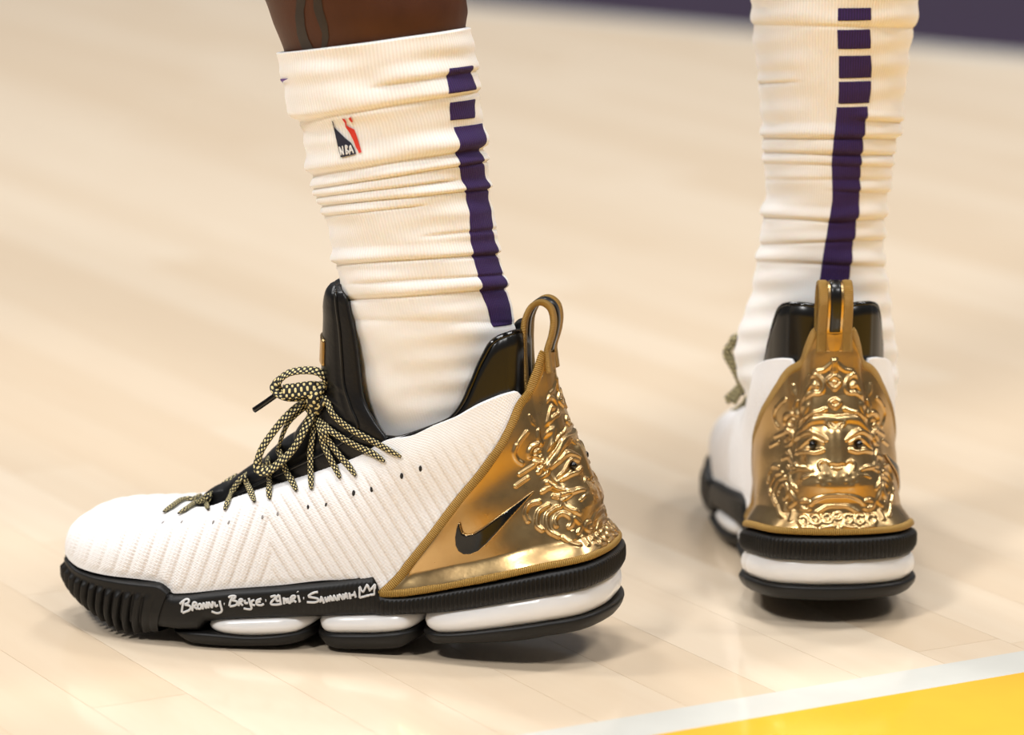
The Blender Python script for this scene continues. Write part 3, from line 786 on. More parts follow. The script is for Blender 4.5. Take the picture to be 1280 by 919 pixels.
Pc = np.stack(inner_rows + [full + np.array([0, 0, .0009]) - full_n * .0035] + outer_rows, 1)
part('collar', fix_normals(grid_mesh('collar', Pc)), 'collar', label='smooth black padded heel collar')
bead = resample(full, 240)
part('collar_rim', sweep('collar_rim', bead + np.array([0, 0, .0002]) - resample(full_n, 240) * .003, np.array([0, 0, 1.0]) + 0 * bead, .0020, .0015, 10), 'gloss_black', parent='collar', key='rim')

# ---- tongue
TS = [  # front line (u, v), side edge (u, v, y), thickness
    (246, 630, 252, 638, .006, .003), (272, 611, 268, 637, .012, .004), (303, 594, 300, 626, .018, .004), (333, 572, 337, 614, .023, .005), (360, 550, 371, 604, .027, .005), (384, 527, 413, 590, .031, .006),
    (398, 508, 456, 573, .034, .006), (405, 490, 484, 555, .036, .006), (408, 470, 468, 527, .034, .007), (409, 445, 453, 497, .031, .008), (410, 420, 447, 457, .029, .008), (411, 395, 442, 420, .0275, .008),
    (411, 375, 436, 390, .026, .007), (414, 361, 431, 368, .024, .006), (419, 354, 425, 358, .018, .004)]
ctl = []
for (cu, cv, eu, ev_, ey, tk) in TS:
    c_ = L3(cu, cv, 0.0); e_ = L3(eu, ev_, ey); ctl.append([c_[0], c_[2], e_[0], ey, e_[2], tk])
C2 = catmull(np.array(ctl), 120); n2 = len(C2)
nS = 61; sS = np.linspace(-1, 1, nS); fa = np.abs(sS)
yy = np.sin(sS * np.pi / 2.15) / math.sin(np.pi / 2.15)
ff = fa ** 2.1
Ptop = np.stack([C2[:, 0:1] + (C2[:, 2:3] - C2[:, 0:1]) * ff[None], C2[:, 3:4] * yy[None], C2[:, 1:2] + (C2[:, 4:5] - C2[:, 1:2]) * ff[None]], -1)
tn = np.cross(np.gradient(Ptop, axis=0), np.gradient(Ptop, axis=1)); tn = unit(tn)
tn = np.where((tn[..., 0] + tn[..., 2] + np.sign(Ptop[..., 1]) * tn[..., 1] * 1.0)[..., None] < 0, -tn, tn)
rowi = np.arange(n2)[:, None] / n2
quilt = np.where(rowi < .55, np.abs(np.sin(rowi * np.pi * 9.5)) ** .5 * .0022 * (1 - sstep(.45, .7, fa)[None]), 0) + np.where(rowi > .6, .0016 * np.exp(-((fa[None] - .25) / .35) ** 2), 0)
Ptop = Ptop + tn * (quilt - .0010 * np.exp(-((fa[None] - .74) / .03) ** 2) * sstep(.12, .2, rowi))[..., None]
Pbot = Ptop - tn * (C2[:, 5][:, None] * (1 - .45 * fa[None] ** 4))[..., None]
ring = np.concatenate([Ptop, Pbot[:, ::-1]], 1)
tip = ring[-1].mean(0); tdir = unit((C2[-1:, [0, 1]] - C2[-6:-5, [0, 1]]))[0]; tdir = np.array([tdir[0], 0, tdir[1]])
ring = np.concatenate([ring, (ring[-1:] * .85 + tip * .15) + tdir * .0012, (ring[-1:] * .45 + tip * .55) + tdir * .0020], 0)
Ft = grid_faces(ring.shape[0], ring.shape[1], False, True).tolist(); q_ = ring.shape[1]
Ft += [list(range(q_)), [(ring.shape[0] - 1) * q_ + i for i in range(q_)]]
tongue_me = fix_normals(mesh_from('tongue', ring.reshape(-1, 3), Ft))
part('tongue', tongue_me, 'leather', label='padded black leather tongue')
tongue_bvh = BVHTree.FromPolygons([v.co[:] for v in tongue_me.vertices], [list(p.vertices) for p in tongue_me.polygons])
for sg in (1, -1):
    for kk_, j_ in enumerate((int(nS * .5 + sg * nS * .40),)):
        e = Ptop[14:116, j_] + tn[14:116, j_] * .0003
        part('tongue_seam', sweep('tongue_seam', e, tn[14:116, j_], .0009, .0006, 8), 'collar', parent='tongue', key='seam%d_%d' % (sg, kk_))
inn = -tn[:, nS // 2]
# small gold badge on the front of the tongue
bi = [i for i in range(n2) if L3(410, 412, 0)[2] > C2[i, 1] > L3(410, 446, 0)[2]]
Pb_ = Ptop[bi][:, nS // 2 - 13:nS // 2 + 14] + tn[bi][:, nS // 2 - 13:nS // 2 + 14] * .0012
Pb2 = Pb_ - tn[bi][:, nS // 2 - 13:nS // 2 + 14] * .0022
rg = np.concatenate([Pb_, Pb2[:, ::-1]], 1); Fb = grid_faces(rg.shape[0], rg.shape[1], False, True).tolist() + [list(range(rg.shape[1])), [(rg.shape[0] - 1) * rg.shape[1] + i for i in range(rg.shape[1])]]
part('tongue_badge', fix_normals(mesh_from('tongue_badge', rg.reshape(-1, 3), Fb)), 'gold', parent='tongue', label='small gold badge on the tongue')

# ---- laces
FARK = 0.15
FYAW = math.radians(90 + 3)
hg = ground(1046, 786); fd = np.array([math.cos(FYAW), math.sin(FYAW), 0])
FO = np.array([hg[0], hg[1], 0.0]); print('far heel', FO)
FLEFT = np.array([-fd[1], fd[0], 0])
def far_pt(u, v, xl):
    """point of the twin shoe seen at a picture position, at distance xl along that shoe, in the shared local frame"""
    w_ = at_y(u, v, FO[1] + fd[1] * xl); d_ = w_ - FO
    return np.array([d_ @ fd, -(d_ @ FLEFT), d_[2] + FARK * max(0, .21 - d_ @ fd) ** 2])
LW, LT = .0019, .0010
fv = U1.reshape(-1, 3).tolist(); nfv = len(fv)
both_bvh = BVHTree.FromPolygons(fv + [v.co[:] for v in tongue_me.vertices], grid_faces(nP, nT, True).tolist() + [[i + nfv for i in p.vertices] for p in tongue_me.polygons])
def lace(name, pts, key, w=LW, th=LT, nrm=None, off=.0016, n=60, mat='lace', parent=None, label=None, tap=True):
    """pts: (u, v, y) with y None = laid on the upper"""
    P = []; NN = []
    for q in pts:
        u, v, y = q[:3]
        if y is None:
            h, nn = hit(upper_bvh, u, v)
            if h is None: h = L3(u, v, .02); nn = np.array([0, .7, .7])
            P.append(h + nn * off); NN.append(nn)
        elif y == 'S':
            h, nn = hit(both_bvh, u, v)
            P.append(h + nn * off); NN.append(nn)
        elif y == 'T':
            h, nn = hit(tongue_bvh, u, v)
            if h is None: h = L3(u, v, .012); nn = np.array([0.2, .5, .8])
            P.append(h + nn * off * 1.4); NN.append(nn)
        else:
            P.append(L3(u, v, y)); NN.append(np.array(q[3]) if len(q) > 3 else np.array([0.3, .75, .6]))
    D = catmull(np.column_stack([np.array(P), np.array(NN)]), n)
    nv = np.broadcast_to(np.array(nrm, float), (n, 3)) if nrm is not None else D[:, 3:]
    tp = None
    if tap: tp = np.interp(np.linspace(0, 1, n), [0, .06, .2, 1], [.45, .8, 1, 1])
    part(name, sweep(name, D[:, :3], nv, w, th, 14, taper=tp, sq=2.4), mat, key=key, parent=parent, label=label)
XL = [
 [(205, 643, None), (216, 635, None), (228, 627, 'S'), (240, 623, -.006), (250, 619, -.014)],
 [(224, 645, None), (233, 639, 'S'), (243, 632, 'S'), (256, 624, 'S'), (264, 619, 'S'), (272, 614, -.012)],
 [(262, 639, None), (260.5, 630, 'S'), (263, 622, 'S'), (270, 614, .001), (284, 602, -.006), (297, 594, -.014)],
 [(282, 640, None), (286, 630, 'S'), (291, 618, 'S'), (299, 605, 'S'), (306, 597, 'S'), (316, 585, -.004), (326, 577, -.014)],
 [(319, 629, None), (315, 617, 'S'), (311, 605, 'S'), (308, 597, 'S'), (307, 592, .0)],
 [(336.5, 626, None), (338, 614, 'S'), (339, 600, 'S'), (338, 588, 'S'), (337, 577, 'S'), (336, 570, .0)],
 [(371.5, 615, None), (366, 603, 'S'), (360, 590, 'S'), (355, 577, 'S'), (351, 565, 'S')],
 [(391, 613, None), (390.5, 600, 'S'), (390, 584, 'S'), (389.5, 564, 'S'), (391, 545, .026), (395, 520, .020)],
 [(426.4, 598, None), (421, 586, 'S'), (414, 572, 'S'), (406, 555, 'S'), (401, 541, .029), (397, 524, .022)],
 [(446, 595, None), (437, 583, 'S'), (426, 569, 'S'), (414, 553, 'S'), (405, 540, .030), (399, 524, .022)],
 [(483, 577, None), (467, 567, 'S'), (449, 558, 'S'), (428, 547, 'S'), (411, 537, .030), (400, 524, .022)],
 [(503, 571, None), (487, 562, 'S'), (471, 553, 'S'), (456, 545, 'S'), (443, 538, 'S'), (430, 529, 'S'), (418, 518, 'S'), (411, 507, .026), (406, 497, .022)],
]
for i, pts in enumerate(XL): lace('lace', pts, 'lace%d' % i)
# bow: two loops, knot and one loose end with its aglet
lace('bow_loop', [(397, 500, .012), (405, 486, .016), (408, 476, .018), (399, 465.5, .020), (381, 463, .021), (361, 466.5, .021), (348, 477, .021), (346, 488, .022), (357, 496, .024), (372, 497, .024), (388, 493, .022), (398, 486, .018), (399, 496, .013)],
     'bow1', w=.0038, th=.0011, nrm=(-.15, .35, 1), n=120, tap=False)
lace('bow_loop', [(354, 490, .027), (366, 489, .027), (380, 487, .026), (392, 486, .024), (401, 489, .020)], 'bow1b', w=.0046, th=.0012, nrm=(0, .9, .45), tap=False)
lace('bow_loop', [(398, 500, .014), (385, 500, .019), (370, 510, .022), (354, 525, .024), (338, 545, .025), (327, 562, .026), (322, 579, .027), (327, 588, .029), (338, 587, .030), (350, 578, .030), (363, 566, .030), (374, 550, .030), (384, 530, .027), (392, 512, .021), (398, 502, .016)],
     'bow2', w=.0036, th=.0012, nrm=(.5, .55, .65), n=140, tap=False)
lace('bow_loop', [(398, 500, .012), (384, 507, .018), (370, 518, .020), (360, 529, .021), (353, 544, .020), (349, 556, .017), (347, 563, .010)], 'bow3', w=.0030, nrm=(.6, .5, .6), tap=False)
lace('bow_knot', [(403, 482, .016), (396, 489, .022), (391, 499, .025), (395, 510, .022), (402, 516, .015)], 'knot', w=.0042, th=.0030, nrm=(0.3, .9, .2), tap=False)
lace('bow_knot', [(386, 508, .018), (394, 508, .023), (400, 502, .022), (405, 494, .014)], 'knot2', w=.0040, th=.0026, nrm=(0.3, .9, .2), tap=False)
lace('lace_end', [(399, 500, .010), (380, 497, .014), (362, 492, .018), (349, 491, .020)], 'end', w=.0028, tap=False)
lace('aglet', [(349, 491, .0205), (333, 502.5, .0205), (317.5, 513, .0205)], 'aglet', w=.0016, th=.0016, mat='gloss_black', tap=False, label='black lace tip', n=16)
# inner side: the same crossings and the other half of the bow
for d in [q for q in SHOE if q['name'] == 'lace'][4:]:
    me = d['me'].copy(); co = np.empty(len(me.vertices) * 3); me.vertices.foreach_get('co', co); co = co.reshape(-1, 3); co[:, 1] *= -1
    me.vertices.foreach_set('co', co.ravel()); me.flip_normals(); me.update(); part('lace', me, 'lace', key=d['key'] + 'm')
knot_l = L3(398, 500, .014)
mb_ = [knot_l, far_pt(930, 420, .165), far_pt(914, 431, .165), far_pt(909, 441, .165), far_pt(918, 458, .160), far_pt(926, 476, .155), far_pt(924, 484, .155), far_pt(908, 500, .160)]
part('bow_loop', sweep('bow_loop', catmull(mb_, 80), np.array([-.6, -.6, .5]), .0034, .0012, 14), 'lace', key='bowm')
mb_ = [knot_l, far_pt(932, 430, .150), far_pt(924, 455, .150), far_pt(927, 480, .150), far_pt(916, 503, .150)]
part('lace_end', sweep('lace_end', catmull(mb_, 60), np.array([-.6, -.6, .5]), .0026, .0012, 14), 'lace', key='endm')
# eyelet holes punched beside the laces
for i, (u, v) in enumerate([(525.5, 586), (502, 595), (464.6, 611.7), (442, 616.5), (407.5, 630.7), (385, 634), (347, 643), (328, 646.5), (286, 653), (266.6, 653), (227, 653), (204, 653)]):
    h, nn = hit(upper_bvh, u, v)
    if h is None: continue
    bm = bmesh.new(); r0 = .0012 if i < 4 else .0009
    bmesh.ops.create_uvsphere(bm, u_segments=12, v_segments=8, radius=r0)
    bmesh.ops.scale(bm, vec=(.8, 1.5, .55), verts=bm.verts)
    rot = Vector(nn).to_track_quat('Z', 'Y').to_matrix().to_4x4(); bmesh.ops.transform(bm, matrix=Matrix.Translation(Vector(h)) @ rot, verts=bm.verts)
    me = bpy.data.meshes.new('eyelet'); bm.to_mesh(me); bm.free(); me.polygons.foreach_set('use_smooth', [True] * len(me.polygons))
    part('eyelet', me, 'hole' if i < 6 else 'hole_faint', key='eyelet%d' % i)
# ---- handwriting on the sidewall
r1 = lambda pts: [(215 + x / 9.48, 730 + y / 9.48) for x, y in pts]
r2 = lambda pts: [(335 + x / 9.14, 720 + y / 9.14) for x, y in pts]
WR = [r1(q) for q in [
 [(95, 238), (130, 205), (178, 182), (204, 196), (190, 226), (150, 246), (204, 256), (224, 282), (204, 312), (160, 330), (126, 344)], [(142, 200), (126, 270), (118, 338)],
 [(242, 320), (252, 230), (284, 222), (292, 244), (262, 266), (304, 300)], [(312, 250), (334, 236), (350, 262), (340, 290), (316, 294), (306, 270), (312, 250)],
 [(366, 300), (376, 226), (406, 286), (416, 212)], [(432, 288), (438, 218), (474, 280), (484, 206)], [(504, 214), (518, 262), (548, 252)], [(566, 198), (576, 250), (592, 306), (576, 336), (530, 345), (470, 324)],
 [(616, 237), (624, 238)],
 [(670, 162), (700, 146), (752, 145), (744, 168), (708, 192), (756, 202), (776, 230), (744, 256), (686, 266)], [(716, 156), (692, 210), (682, 262)],
 [(790, 262), (800, 190), (832, 184), (830, 206), (806, 222), (842, 256)], [(860, 190), (870, 226), (902, 224)], [(910, 168), (926, 230), (944, 284), (920, 300), (850, 290)],
 [(978, 190), (948, 204), (946, 240), (986, 254)], [(1062, 176), (1010, 196), (1005, 240), (1056, 252), (1090, 236)], [(1005, 216), (1052, 210)], [(1109, 198), (1118, 198)]]]
WR += [r2(q) for q in [
 [(30, 240), (84, 226), (84, 250), (44, 292), (36, 322), (92, 328), (142, 322)], [(128, 214), (98, 250), (102, 290)], [(130, 218), (150, 330)], [(100, 288), (142, 282)],
 [(180, 245), (186, 322)], [(186, 288), (206, 264), (218, 312)], [(228, 250), (236, 302), (258, 302), (262, 240)], [(278, 302), (270, 236), (310, 230), (302, 256), (280, 266), (322, 300)], [(346, 220), (366, 300)], [(334, 178), (340, 184)],
 [(406, 255), (414, 255)],
 [(572, 184), (530, 190), (480, 214), (464, 236), (510, 246), (570, 260), (576, 286), (530, 302), (448, 300)], [(600, 302), (612, 240), (640, 312)], [(606, 276), (638, 276)], [(650, 240), (672, 292), (690, 234)],
 [(700, 292), (716, 230), (738, 286)], [(706, 266), (732, 262)], [(750, 286), (756, 224), (790, 276), (796, 214)], [(814, 276), (820, 214), (854, 266), (860, 204)], [(874, 266), (890, 200), (916, 264)], [(880, 242), (912, 236)],
 [(930, 190), (942, 262)], [(935, 226), (990, 214)], [(984, 180), (1002, 246)],
 [(1045, 250), (1045, 122), (1085, 186), (1135, 100), (1165, 172), (1222, 94), (1215, 212), (1170, 216), (1045, 250)]]]
for i, q in enumerate(WR):
    crown = i == len(WR) - 1
    pth, nn = on_path(mid_bvh, q, 60 if crown else 28, .0003, smooth=not crown)
    if len(pth) > 3:
        name = 'crown_mark' if crown else 'handwriting'
        part(name, sweep(name, pth, nn, .0007, .0003, 8), 'ink', parent='midsole', key='w%d' % i, label='white hand-drawn crown' if crown else 'white handwritten letter stroke', mirror=False)

# ---- instantiate near shoe, then its mirror twin for the far foot
def place(root_loc, root_rot, label, far=False):
    root = bpy.data.objects.new('sneaker', None); COL.objects.link(root)
    root.location = root_loc; root.rotation_euler = (0, 0, root_rot)
    root['label'] = label; root['category'] = 'sneaker'; root['group'] = 'pair of gold heeled sneakers'
    made = {}
    for d in SHOE:
        if far and not d['mirror']: continue
        me = d['me']
        if far:
            me = me.copy(); co = np.empty(len(me.vertices) * 3); me.vertices.foreach_get('co', co); co = co.reshape(-1, 3)
            co[:, 1] *= -1; bk = np.clip(.21 - co[:, 0], 0, None); zz_ = co[:, 2].copy(); co[:, 2] -= FARK * bk ** 2; co[:, 0] -= zz_ * 2 * FARK * bk
            me.vertices.foreach_set('co', co.ravel()); me.flip_normals(); me.update()
        else: me.materials.append(M[d['mat']])
        o = bpy.data.objects.new(d['name'], me); COL.objects.link(o)
        if far and not me.materials: me.materials.append(M[d['mat']])
        if not far: d['done'] = True
        o.parent = made.get(d['parent'], root); made[d['key']] = o
        if d['label']: o['label'] = d['label']
    return root
place(Vector(OS + EZ * 0.0), math.atan2(EX[1], EX[0]), 'white knit sneaker with black laces and gold heel, seen in profile')
place(Vector(FO), FYAW, 'sneaker seen from behind, gold embossed lion heel facing the viewer', True)

# ================================================================== SOCKS AND LEGS
def leg_rings(pairs, Yc, n):
    A = []
    for (lu, lv, ru, rv, yy, br) in pairs:
        Lp = at_y(lu, lv, yy); Rp = at_y(ru, rv, yy); A.append(np.concatenate([Lp, Rp, [br]]))
    A = catmull(np.array(A), n); return A
def ring_surface(A, th, tilt_y, grow=0.0):
    Cn = (A[:, :3] + A[:, 3:6]) / 2; hx = (A[:, 3:6] - A[:, :3]) / 2
    a = np.linalg.norm(hx, axis=1)
    b = a * A[:, 6]
    ca, sa = np.cos(th), np.sin(th)
    sc = 1 + grow / a
    P = Cn[:, None] + (hx * sc[:, None])[:, None] * ca[None, :, None]
    dep = (b * sc)[:, None] * sa[None]                 # + = away from the camera
    P = P + np.stack([np.zeros_like(dep), dep, -dep * tilt_y], -1)
    return P
def fold_field(u, v, folds):
    """folds: (v at uref, slope, width above the crease, amplitude, u0, u1) in picture units"""
    d = np.zeros_like(u)
    for (v0, sl, w, A, u0_, u1_) in folds:
        q = (v0 + sl * (u - 480 if u0_ < 700 else u - 1035) - v) / w      # 0 at crease, 1 at top of the bulge
        qc = np.clip(q, 0, 1); f = 5.2 * qc ** .8 * (1 - qc) ** 1.9 * .62
        f = f - .40 * np.exp(-((q + .05) / .13) ** 2)
        k = sstep(u0_ - 25, u0_ + 10, u) * (1 - sstep(u1_ - 10, u1_ + 25, u))
        d = d + A * f * k
    return d
def front_uv(P, flip_back=True):
    """picture position, the hidden half folded over to the front so that folds run right round"""
    return proj(P)
def make_sock(name, pairs, folds, tilt, n, nth, label):
    A = leg_rings(pairs, None, n)
    th = np.linspace(0, 2 * np.pi, nth, endpoint=False) + math.pi / 2
    P = ring_surface(A, th, tilt)
    thf = np.where(np.sin(th) > 0, -th, th)
    Pf = ring_surface(A, thf, tilt)
    u, v = proj(Pf)
    F = fold_field(u, v, folds)
    wob = 0.0005 * np.sin(v * .21 + u * .02) * np.sin(u * .017 + 1.3) + .0004 * np.sin(v * .09 - u * .05)
    Cn = P.mean(1, keepdims=True); R = P - Cn; R[..., 2] = 0; Nn = unit(R)
    P = P + Nn * (F + wob)[..., None]
    L = np.concatenate([[0], np.cumsum(np.linalg.norm(np.diff(A[:, :3], axis=0), axis=1))])
    uv = np.stack(np.broadcast_arrays((np.arange(nth) / nth)[None], L[:, None]), -1)
    # turn the top edge over to the inside
    inn_ = P[:1] - Nn[:1] * .0025 + np.array([0, 0, .0006]); inn2 = P[6:7] - Nn[6:7] * .003
    Pall = np.concatenate([inn2, inn_, P], 0); uvall = np.concatenate([uv[6:7], uv[:1], uv], 0)
    V = Pall.reshape(-1, 3); Fc = grid_faces(Pall.shape[0], nth, False, True).tolist()
    Fc.append([(Pall.shape[0] - 1) * nth + i for i in range(nth)])
    me = fix_normals(mesh_from(name, V, Fc, uvall.reshape(-1, 2)))
    o = new_obj(name, me, M['sock']); o['label'] = label; o['category'] = 'sock'; o['group'] = 'white striped socks'
    bvh = BVHTree.FromPolygons(P.reshape(-1, 3).tolist(), grid_faces(n, nth, False, True).tolist())
    return o, P, Nn, uv, bvh, A
def hit_w(bvh, u, v):
    r = pix_ray(u, v); h = bvh.ray_cast(Vector(CAM), Vector(r).normalized())
    if h[0] is None: return None, None
    n_ = np.array(h[1]); n_ = n_ if n_ @ r < 0 else -n_
    return np.array(h[0]), n_
def stripe(parent, P, Nn, uv, i0, i1, c0, hw):
    """knit stripe block: rows i0..i1, centred on column function c0(row), half width hw columns"""
    nth = P.shape[1]; rows, us = [], []
    for i in range(i0, i1 + 1):
        js = np.linspace(c0(i) - hw(i), c0(i) + hw(i), 24)
        k = np.floor(js).astype(int); f = (js - k)[:, None]
        q = P[i, k % nth] * (1 - f) + P[i, (k + 1) % nth] * f; n_ = Nn[i, k % nth] * (1 - f) + Nn[i, (k + 1) % nth] * f
        e = np.ones(24) * .0006; e[[0, -1]] = -.0004
        if i in (i0, i1): e[:] = -.0004
        rows.append(q + n_ * e[:, None]); us.append(np.column_stack([js / nth, np.full(24, uv[i, 0, 1])]))
    me = fix_normals(grid_mesh('stripe_block', np.array(rows), np.array(us)))
    return new_obj('stripe_block', me, M['purple'], parent)

YN = 0.030
near_pairs = [(347, 66, 590, 35, YN + .02, .93), (352, 100, 595, 80, YN + .018, .93), (362, 138, 600, 118, YN + .015, .92), (376, 156, 602, 143, YN + .014, .92), (382, 190, 607, 170, YN + .012, .91),
              (387, 215, 609, 200, YN + .01, .9), (394, 240, 612, 235, YN + .008, .88), (403, 265, 617, 262, YN + .006, .87), (411, 290, 620, 288, YN + .004, .86), (417, 318, 624, 318, YN + .002, .84),
              (423, 345, 630, 345, YN, .82), (432, 375, 637, 375, YN - .002, .79), (440, 410, 645, 410, YN - .004, .76), (446, 450, 652, 450, YN - .004, .72), (450, 490, 655, 490, YN - .004, .70),
              (462, 530, 657, 530, YN - .004, .68), (478, 575, 650, 575, YN - .004, .66), (500, 610, 630, 605, YN - .004, .6)]
near_folds = [(107, -.16, 26, .0022, 480, 640), (133, -.16, 30, .0030, 330, 640), (204, -.15, 34, .0034, 330, 640), (222, -.16, 15, .0024, 330, 640), (236, -.12, 12, .0020, 330, 560), (249, -.10, 14, .0024, 330, 640),
              (262, -.10, 12, .0016, 330, 520), (326, -.06, 20, .0030, 330, 640), (352, -.06, 18, .0016, 450, 640), (371, -.07, 24, .0028, 330, 640), (300, -.10, 20, .0012, 540, 640), (400, .02, 30, .0008, 380, 660)]
nsock, NPS, NNS, NUV, NBV, NA = make_sock('sock', near_pairs, near_folds, .10, 420, 300, 'crumpled white sock with a red and navy logo on the leg at left')
YF = float(FO[1] + fd[1] * .108)
far_pairs = [(932, -70, 1153, -70, YF, .95), (936, -30, 1151, -30, YF, .95), (938, 6, 1148, 6, YF, .95), (941, 31, 1143, 31, YF, .95), (944, 66, 1137, 66, YF, .95), (948, 98, 1133, 98, YF, .95), (952, 151, 1127, 148, YF, .95), (955, 189, 1118, 189, YF, .95), (957, 235, 1112, 233, YF, .95),
             (954, 268, 1107, 268, YF, .95), (950, 300, 1105, 300, YF, .92), (945, 335, 1107, 335, YF, .88), (935, 380, 1114, 380, YF, .82), (922, 417, 1118, 417, YF, .78), (919, 445, 1121, 445, YF, .75), (926, 480, 1122, 480, YF, .95), (945, 520, 1110, 520, YF, .9), (965, 560, 1090, 560, YF, .8)]
far_folds = [(32, .02, 22, .0014, 905, 1170), (100, -.05, 16, .0022, 905, 985), (147, .06, 14, .0020, 1080, 1170), (172, .0, 20, .0030, 905, 1170), (192, .02, 18, .0026, 905, 1170), (206, .03, 14, .0014, 905, 1170), (224, .0, 16, .0012, 905, 1170), (238, .04, 14, .0016, 1050, 1170), (276, .06, 18, .0026, 905, 1040), (277, -.06, 20, .0022, 1050, 1170), (302, -.04, 16, .0016, 905, 1170), (330, .04, 20, .0016, 905, 1170)]
fsock, FPS, FNS, FUV, FBV, FA = make_sock('sock', far_pairs, far_folds, .04, 420, 300, 'white sock with a centred purple back stripe on the leg at right')
def rc(P, u, v):
    """row and column of the sock grid under a picture point (front side)"""
    a_, b_ = proj(P); vis = P[..., 1] < P[..., 1].mean(1, keepdims=True) + .004
    d = (a_ - u) ** 2 + (b_ - v) ** 2 + np.where(vis, 0, 1e9); k = np.argmin(d); return np.unravel_index(k, d.shape)
def stripe_px(parent, P, Nn, uv, blocks):
    """blocks: list of [(uL, uR, v), ...] from top to bottom"""
    for blk in blocks:
        R, C, H = [], [], []
        for (uL, uR, v) in blk:
            iL, jL = rc(P, uL, v); iR, jR = rc(P, uR, v); 
            R.append((iL + iR) / 2); C.append((jL + jR) / 2); H.append(abs(jR - jL) / 2)
        R = np.array(R); o_ = np.argsort(R); R, C, H = R[o_], np.array(C)[o_], np.array(H)[o_]
        stripe(parent, P, Nn, uv, int(round(R[0])), int(round(R[-1])), lambda i: np.interp(i, R, C), lambda i: np.interp(i, R, H))
stripe_px(nsock, NPS, NNS, NUV, [[(560, 592, 83), (560, 592, 116)], [(561, 594, 126), (562, 594, 149)], [(566, 603, 156), (572, 605, 200), (580, 610, 240), (585, 616, 290), (592, 624, 330), (602, 630, 360), (615, 641, 409)]])
stripe_px(fsock, FPS, FNS, FUV, [[(1046, 1090, 9), (1046, 1090, 26)], [(1046, 1089, 36), (1046, 1089, 62)], [(1047, 1090, 69), (1047, 1090, 97)], [(1048, 1089, 102), (1047, 1087, 130)], [(1045, 1086, 134), (1041, 1082, 170), (1039, 1078, 205), (1039, 1075, 250), (1034, 1070, 290), (1024, 1063, 345), (1020, 1058, 380)]])
# league logo on the near sock, and the tip of a purple mark at its left edge
lg = lambda pts: [(400 + x / 13.13, 135 + y / 13.13) for x, y in pts]
def sock_decal(name, poly, mat, off, label=None, step=1.6, parent=nsock):
    o = new_obj(name, decal(name, poly, NBV, off, step, caster=hit_w), M[mat], parent)
    if label: o['label'] = label
    return o
lgo = sock_decal('logo_panel', lg([(205, 195), (228, 215), (250, 310), (330, 400), (420, 490), (520, 570), (570, 660), (604, 758), (480, 790), (355, 815), (320, 690), (280, 510), (240, 330)]), 'navy', .0009, 'navy half of the league logo')
sock_decal('logo_panel', lg([(370, 165), (415, 170), (445, 220), (442, 275), (475, 345), (515, 370), (570, 350), (600, 420), (645, 570), (692, 730), (652, 748), (600, 650), (560, 540), (490, 400), (430, 310), (415, 230)]), 'red', .0009, 'red half of the league logo')
sock_decal('logo_panel', lg([(476, 162), (512, 140), (548, 205), (532, 228), (505, 205)]), 'red', .0009, 'red upper tip of the league logo')
for q in ([(332, 636), (366, 782)], [(332, 636), (402, 772)], [(384, 622), (406, 776)], [(432, 612), (452, 770)], [(432, 612), (466, 632), (446, 684), (486, 722), (454, 770)], [(502, 770), (508, 610), (566, 748)], [(505, 704), (546, 698)]):
    pth, nn = on_path(NBV, lg(q), 14, .0011, caster=hit_w, smooth=False)
    lt = new_obj('logo_letter', sweep('logo_letter', pth, nn, .00042, .00025, 6), M['white_print'], lgo)
sock_decal('swoosh_mark', [(350.5, 98), (362, 97.5), (356, 100.5), (353, 106)], 'logo_purple', .0008, 'purple tip of an emblem')
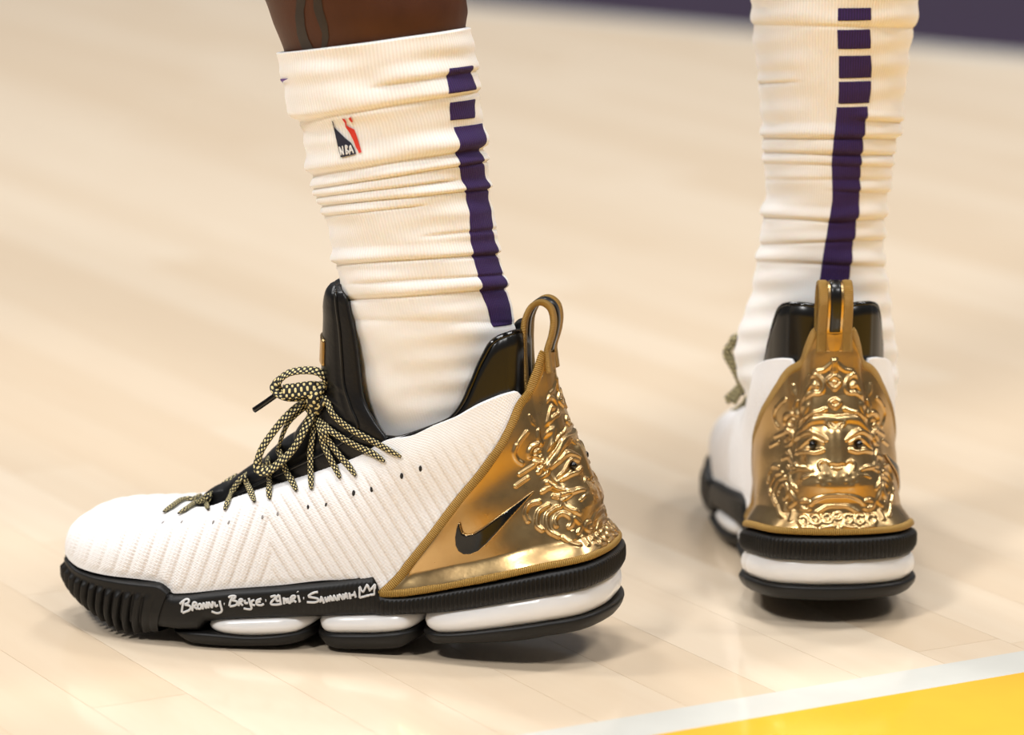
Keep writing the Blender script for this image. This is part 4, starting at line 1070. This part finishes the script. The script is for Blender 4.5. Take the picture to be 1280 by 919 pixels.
# loose thread at the stripe
# ---- person: both legs joined at the hips as one body
def loft_rings(R, nth=48):
    V = R.reshape(-1, 3).tolist(); F = grid_faces(R.shape[0], nth, False, True).tolist()
    F.append(list(range(nth))); F.append([(R.shape[0] - 1) * nth + i for i in range(nth)][::-1]); return V, F
th48 = np.linspace(0, 2 * np.pi, 48, endpoint=False)
def ell(c, a, b_): return np.stack([c[0] + a * np.cos(th48), c[1] + b_ * np.sin(th48), np.full(48, c[2])], -1)
skin_near = [(330, 0, 587, 0, YN + .024, .95), (337, 25, 588, 20, YN + .022, .95)]
bmb = bmesh.new()
def add_leg(A, top_pairs, knee, hip, s0):
    B = leg_rings(top_pairs, None, 6) if top_pairs else None
    R = ring_surface(A[::10], th48, 0.08, -.0042)
    keep = R[::-1]
    rings = [r for r in keep]
    if B is not None:
        rb_ = ring_surface(B, th48, .08, -.001); rings += [r for r in rb_[::-1]]
    last = rings[-1]; c0 = last.mean(0); a0_ = (last[:, 0].max() - last[:, 0].min()) / 2; b0_ = (last[:, 1].max() - last[:, 1].min()) / 2
    for f in np.linspace(.06, 1, 14):
        c = c0 * (1 - f) + knee * f; bulge = math.sin(f * math.pi) * .010
        rr = a0_ * (1 - f) + .066 * f + bulge; r2_ = b0_ * (1 - f) + .066 * f + bulge
        rings.append(ell(c, rr, r2_))
    for f in np.linspace(.1, 1, 12):
        c = knee * (1 - f) + hip * f; rings.append(ell(c, .066 * (1 - f) + .105 * f, .066 * (1 - f) + .11 * f))
    V, F = loft_rings(np.array(rings)); vs = [bmb.verts.new(v) for v in V]
    for f in F: bmb.faces.new([vs[i] for i in f])
add_leg(NA, skin_near, np.array([-.175, .10, .58]), np.array([-.02, .24, 1.03]), 0)
add_leg(FA, None, np.array([.19, .24, .58]), np.array([.16, .28, 1.03]), 0)
R = np.array([ell(np.array([.07, .26, z]), a, b_) for z, a, b_ in ((.95, .10, .08), (.99, .19, .12), (1.05, .20, .135), (1.12, .185, .13), (1.18, .17, .12))])
V, F = loft_rings(R); vs = [bmb.verts.new(v) for v in V]
for f in F: bmb.faces.new([vs[i] for i in f])
bmesh.ops.recalc_face_normals(bmb, faces=bmb.faces)
pme = bpy.data.meshes.new('person'); bmb.to_mesh(pme); bmb.free()
person = new_obj('person', pme, M['skin'])
rm = person.modifiers.new('join', 'REMESH'); rm.mode = 'VOXEL'; rm.voxel_size = .005; rm.use_smooth_shade = True
sm = person.modifiers.new('smooth', 'SMOOTH'); sm.factor = .6; sm.iterations = 6
person['label'] = 'person standing in white striped socks and sneakers, only the lower legs in view'; person['category'] = 'person'
dg = bpy.context.evaluated_depsgraph_get(); ev = person.evaluated_get(dg); em = bpy.data.meshes.new_from_object(ev)
person.modifiers.clear(); person.data = em
if not em.materials: em.materials.append(M['skin'])
em.polygons.foreach_set('use_smooth', [True] * len(em.polygons))
SBV = BVHTree.FromPolygons([v.co[:] for v in em.vertices], [list(p.vertices) for p in em.polygons])
tz = lambda pts: [(320 + x / 4.571, y / 4.571) for x, y in pts]
def tat(poly):
    o = new_obj('tattoo', decal('tattoo', poly, SBV, .0004, 3.0, caster=hit_w), M['tattoo'], person); o['label'] = 'faded dark tattoo curve on the shin'
tat(tz([(235, -20), (290, -25), (275, 60), (282, 150), (300, 220), (330, 275), (268, 285), (238, 200), (226, 100)]))
tat(tz([(330, -25), (372, -25), (385, 60), (410, 140), (418, 210), (405, 265), (375, 270), (380, 190), (350, 110), (330, 50)]))
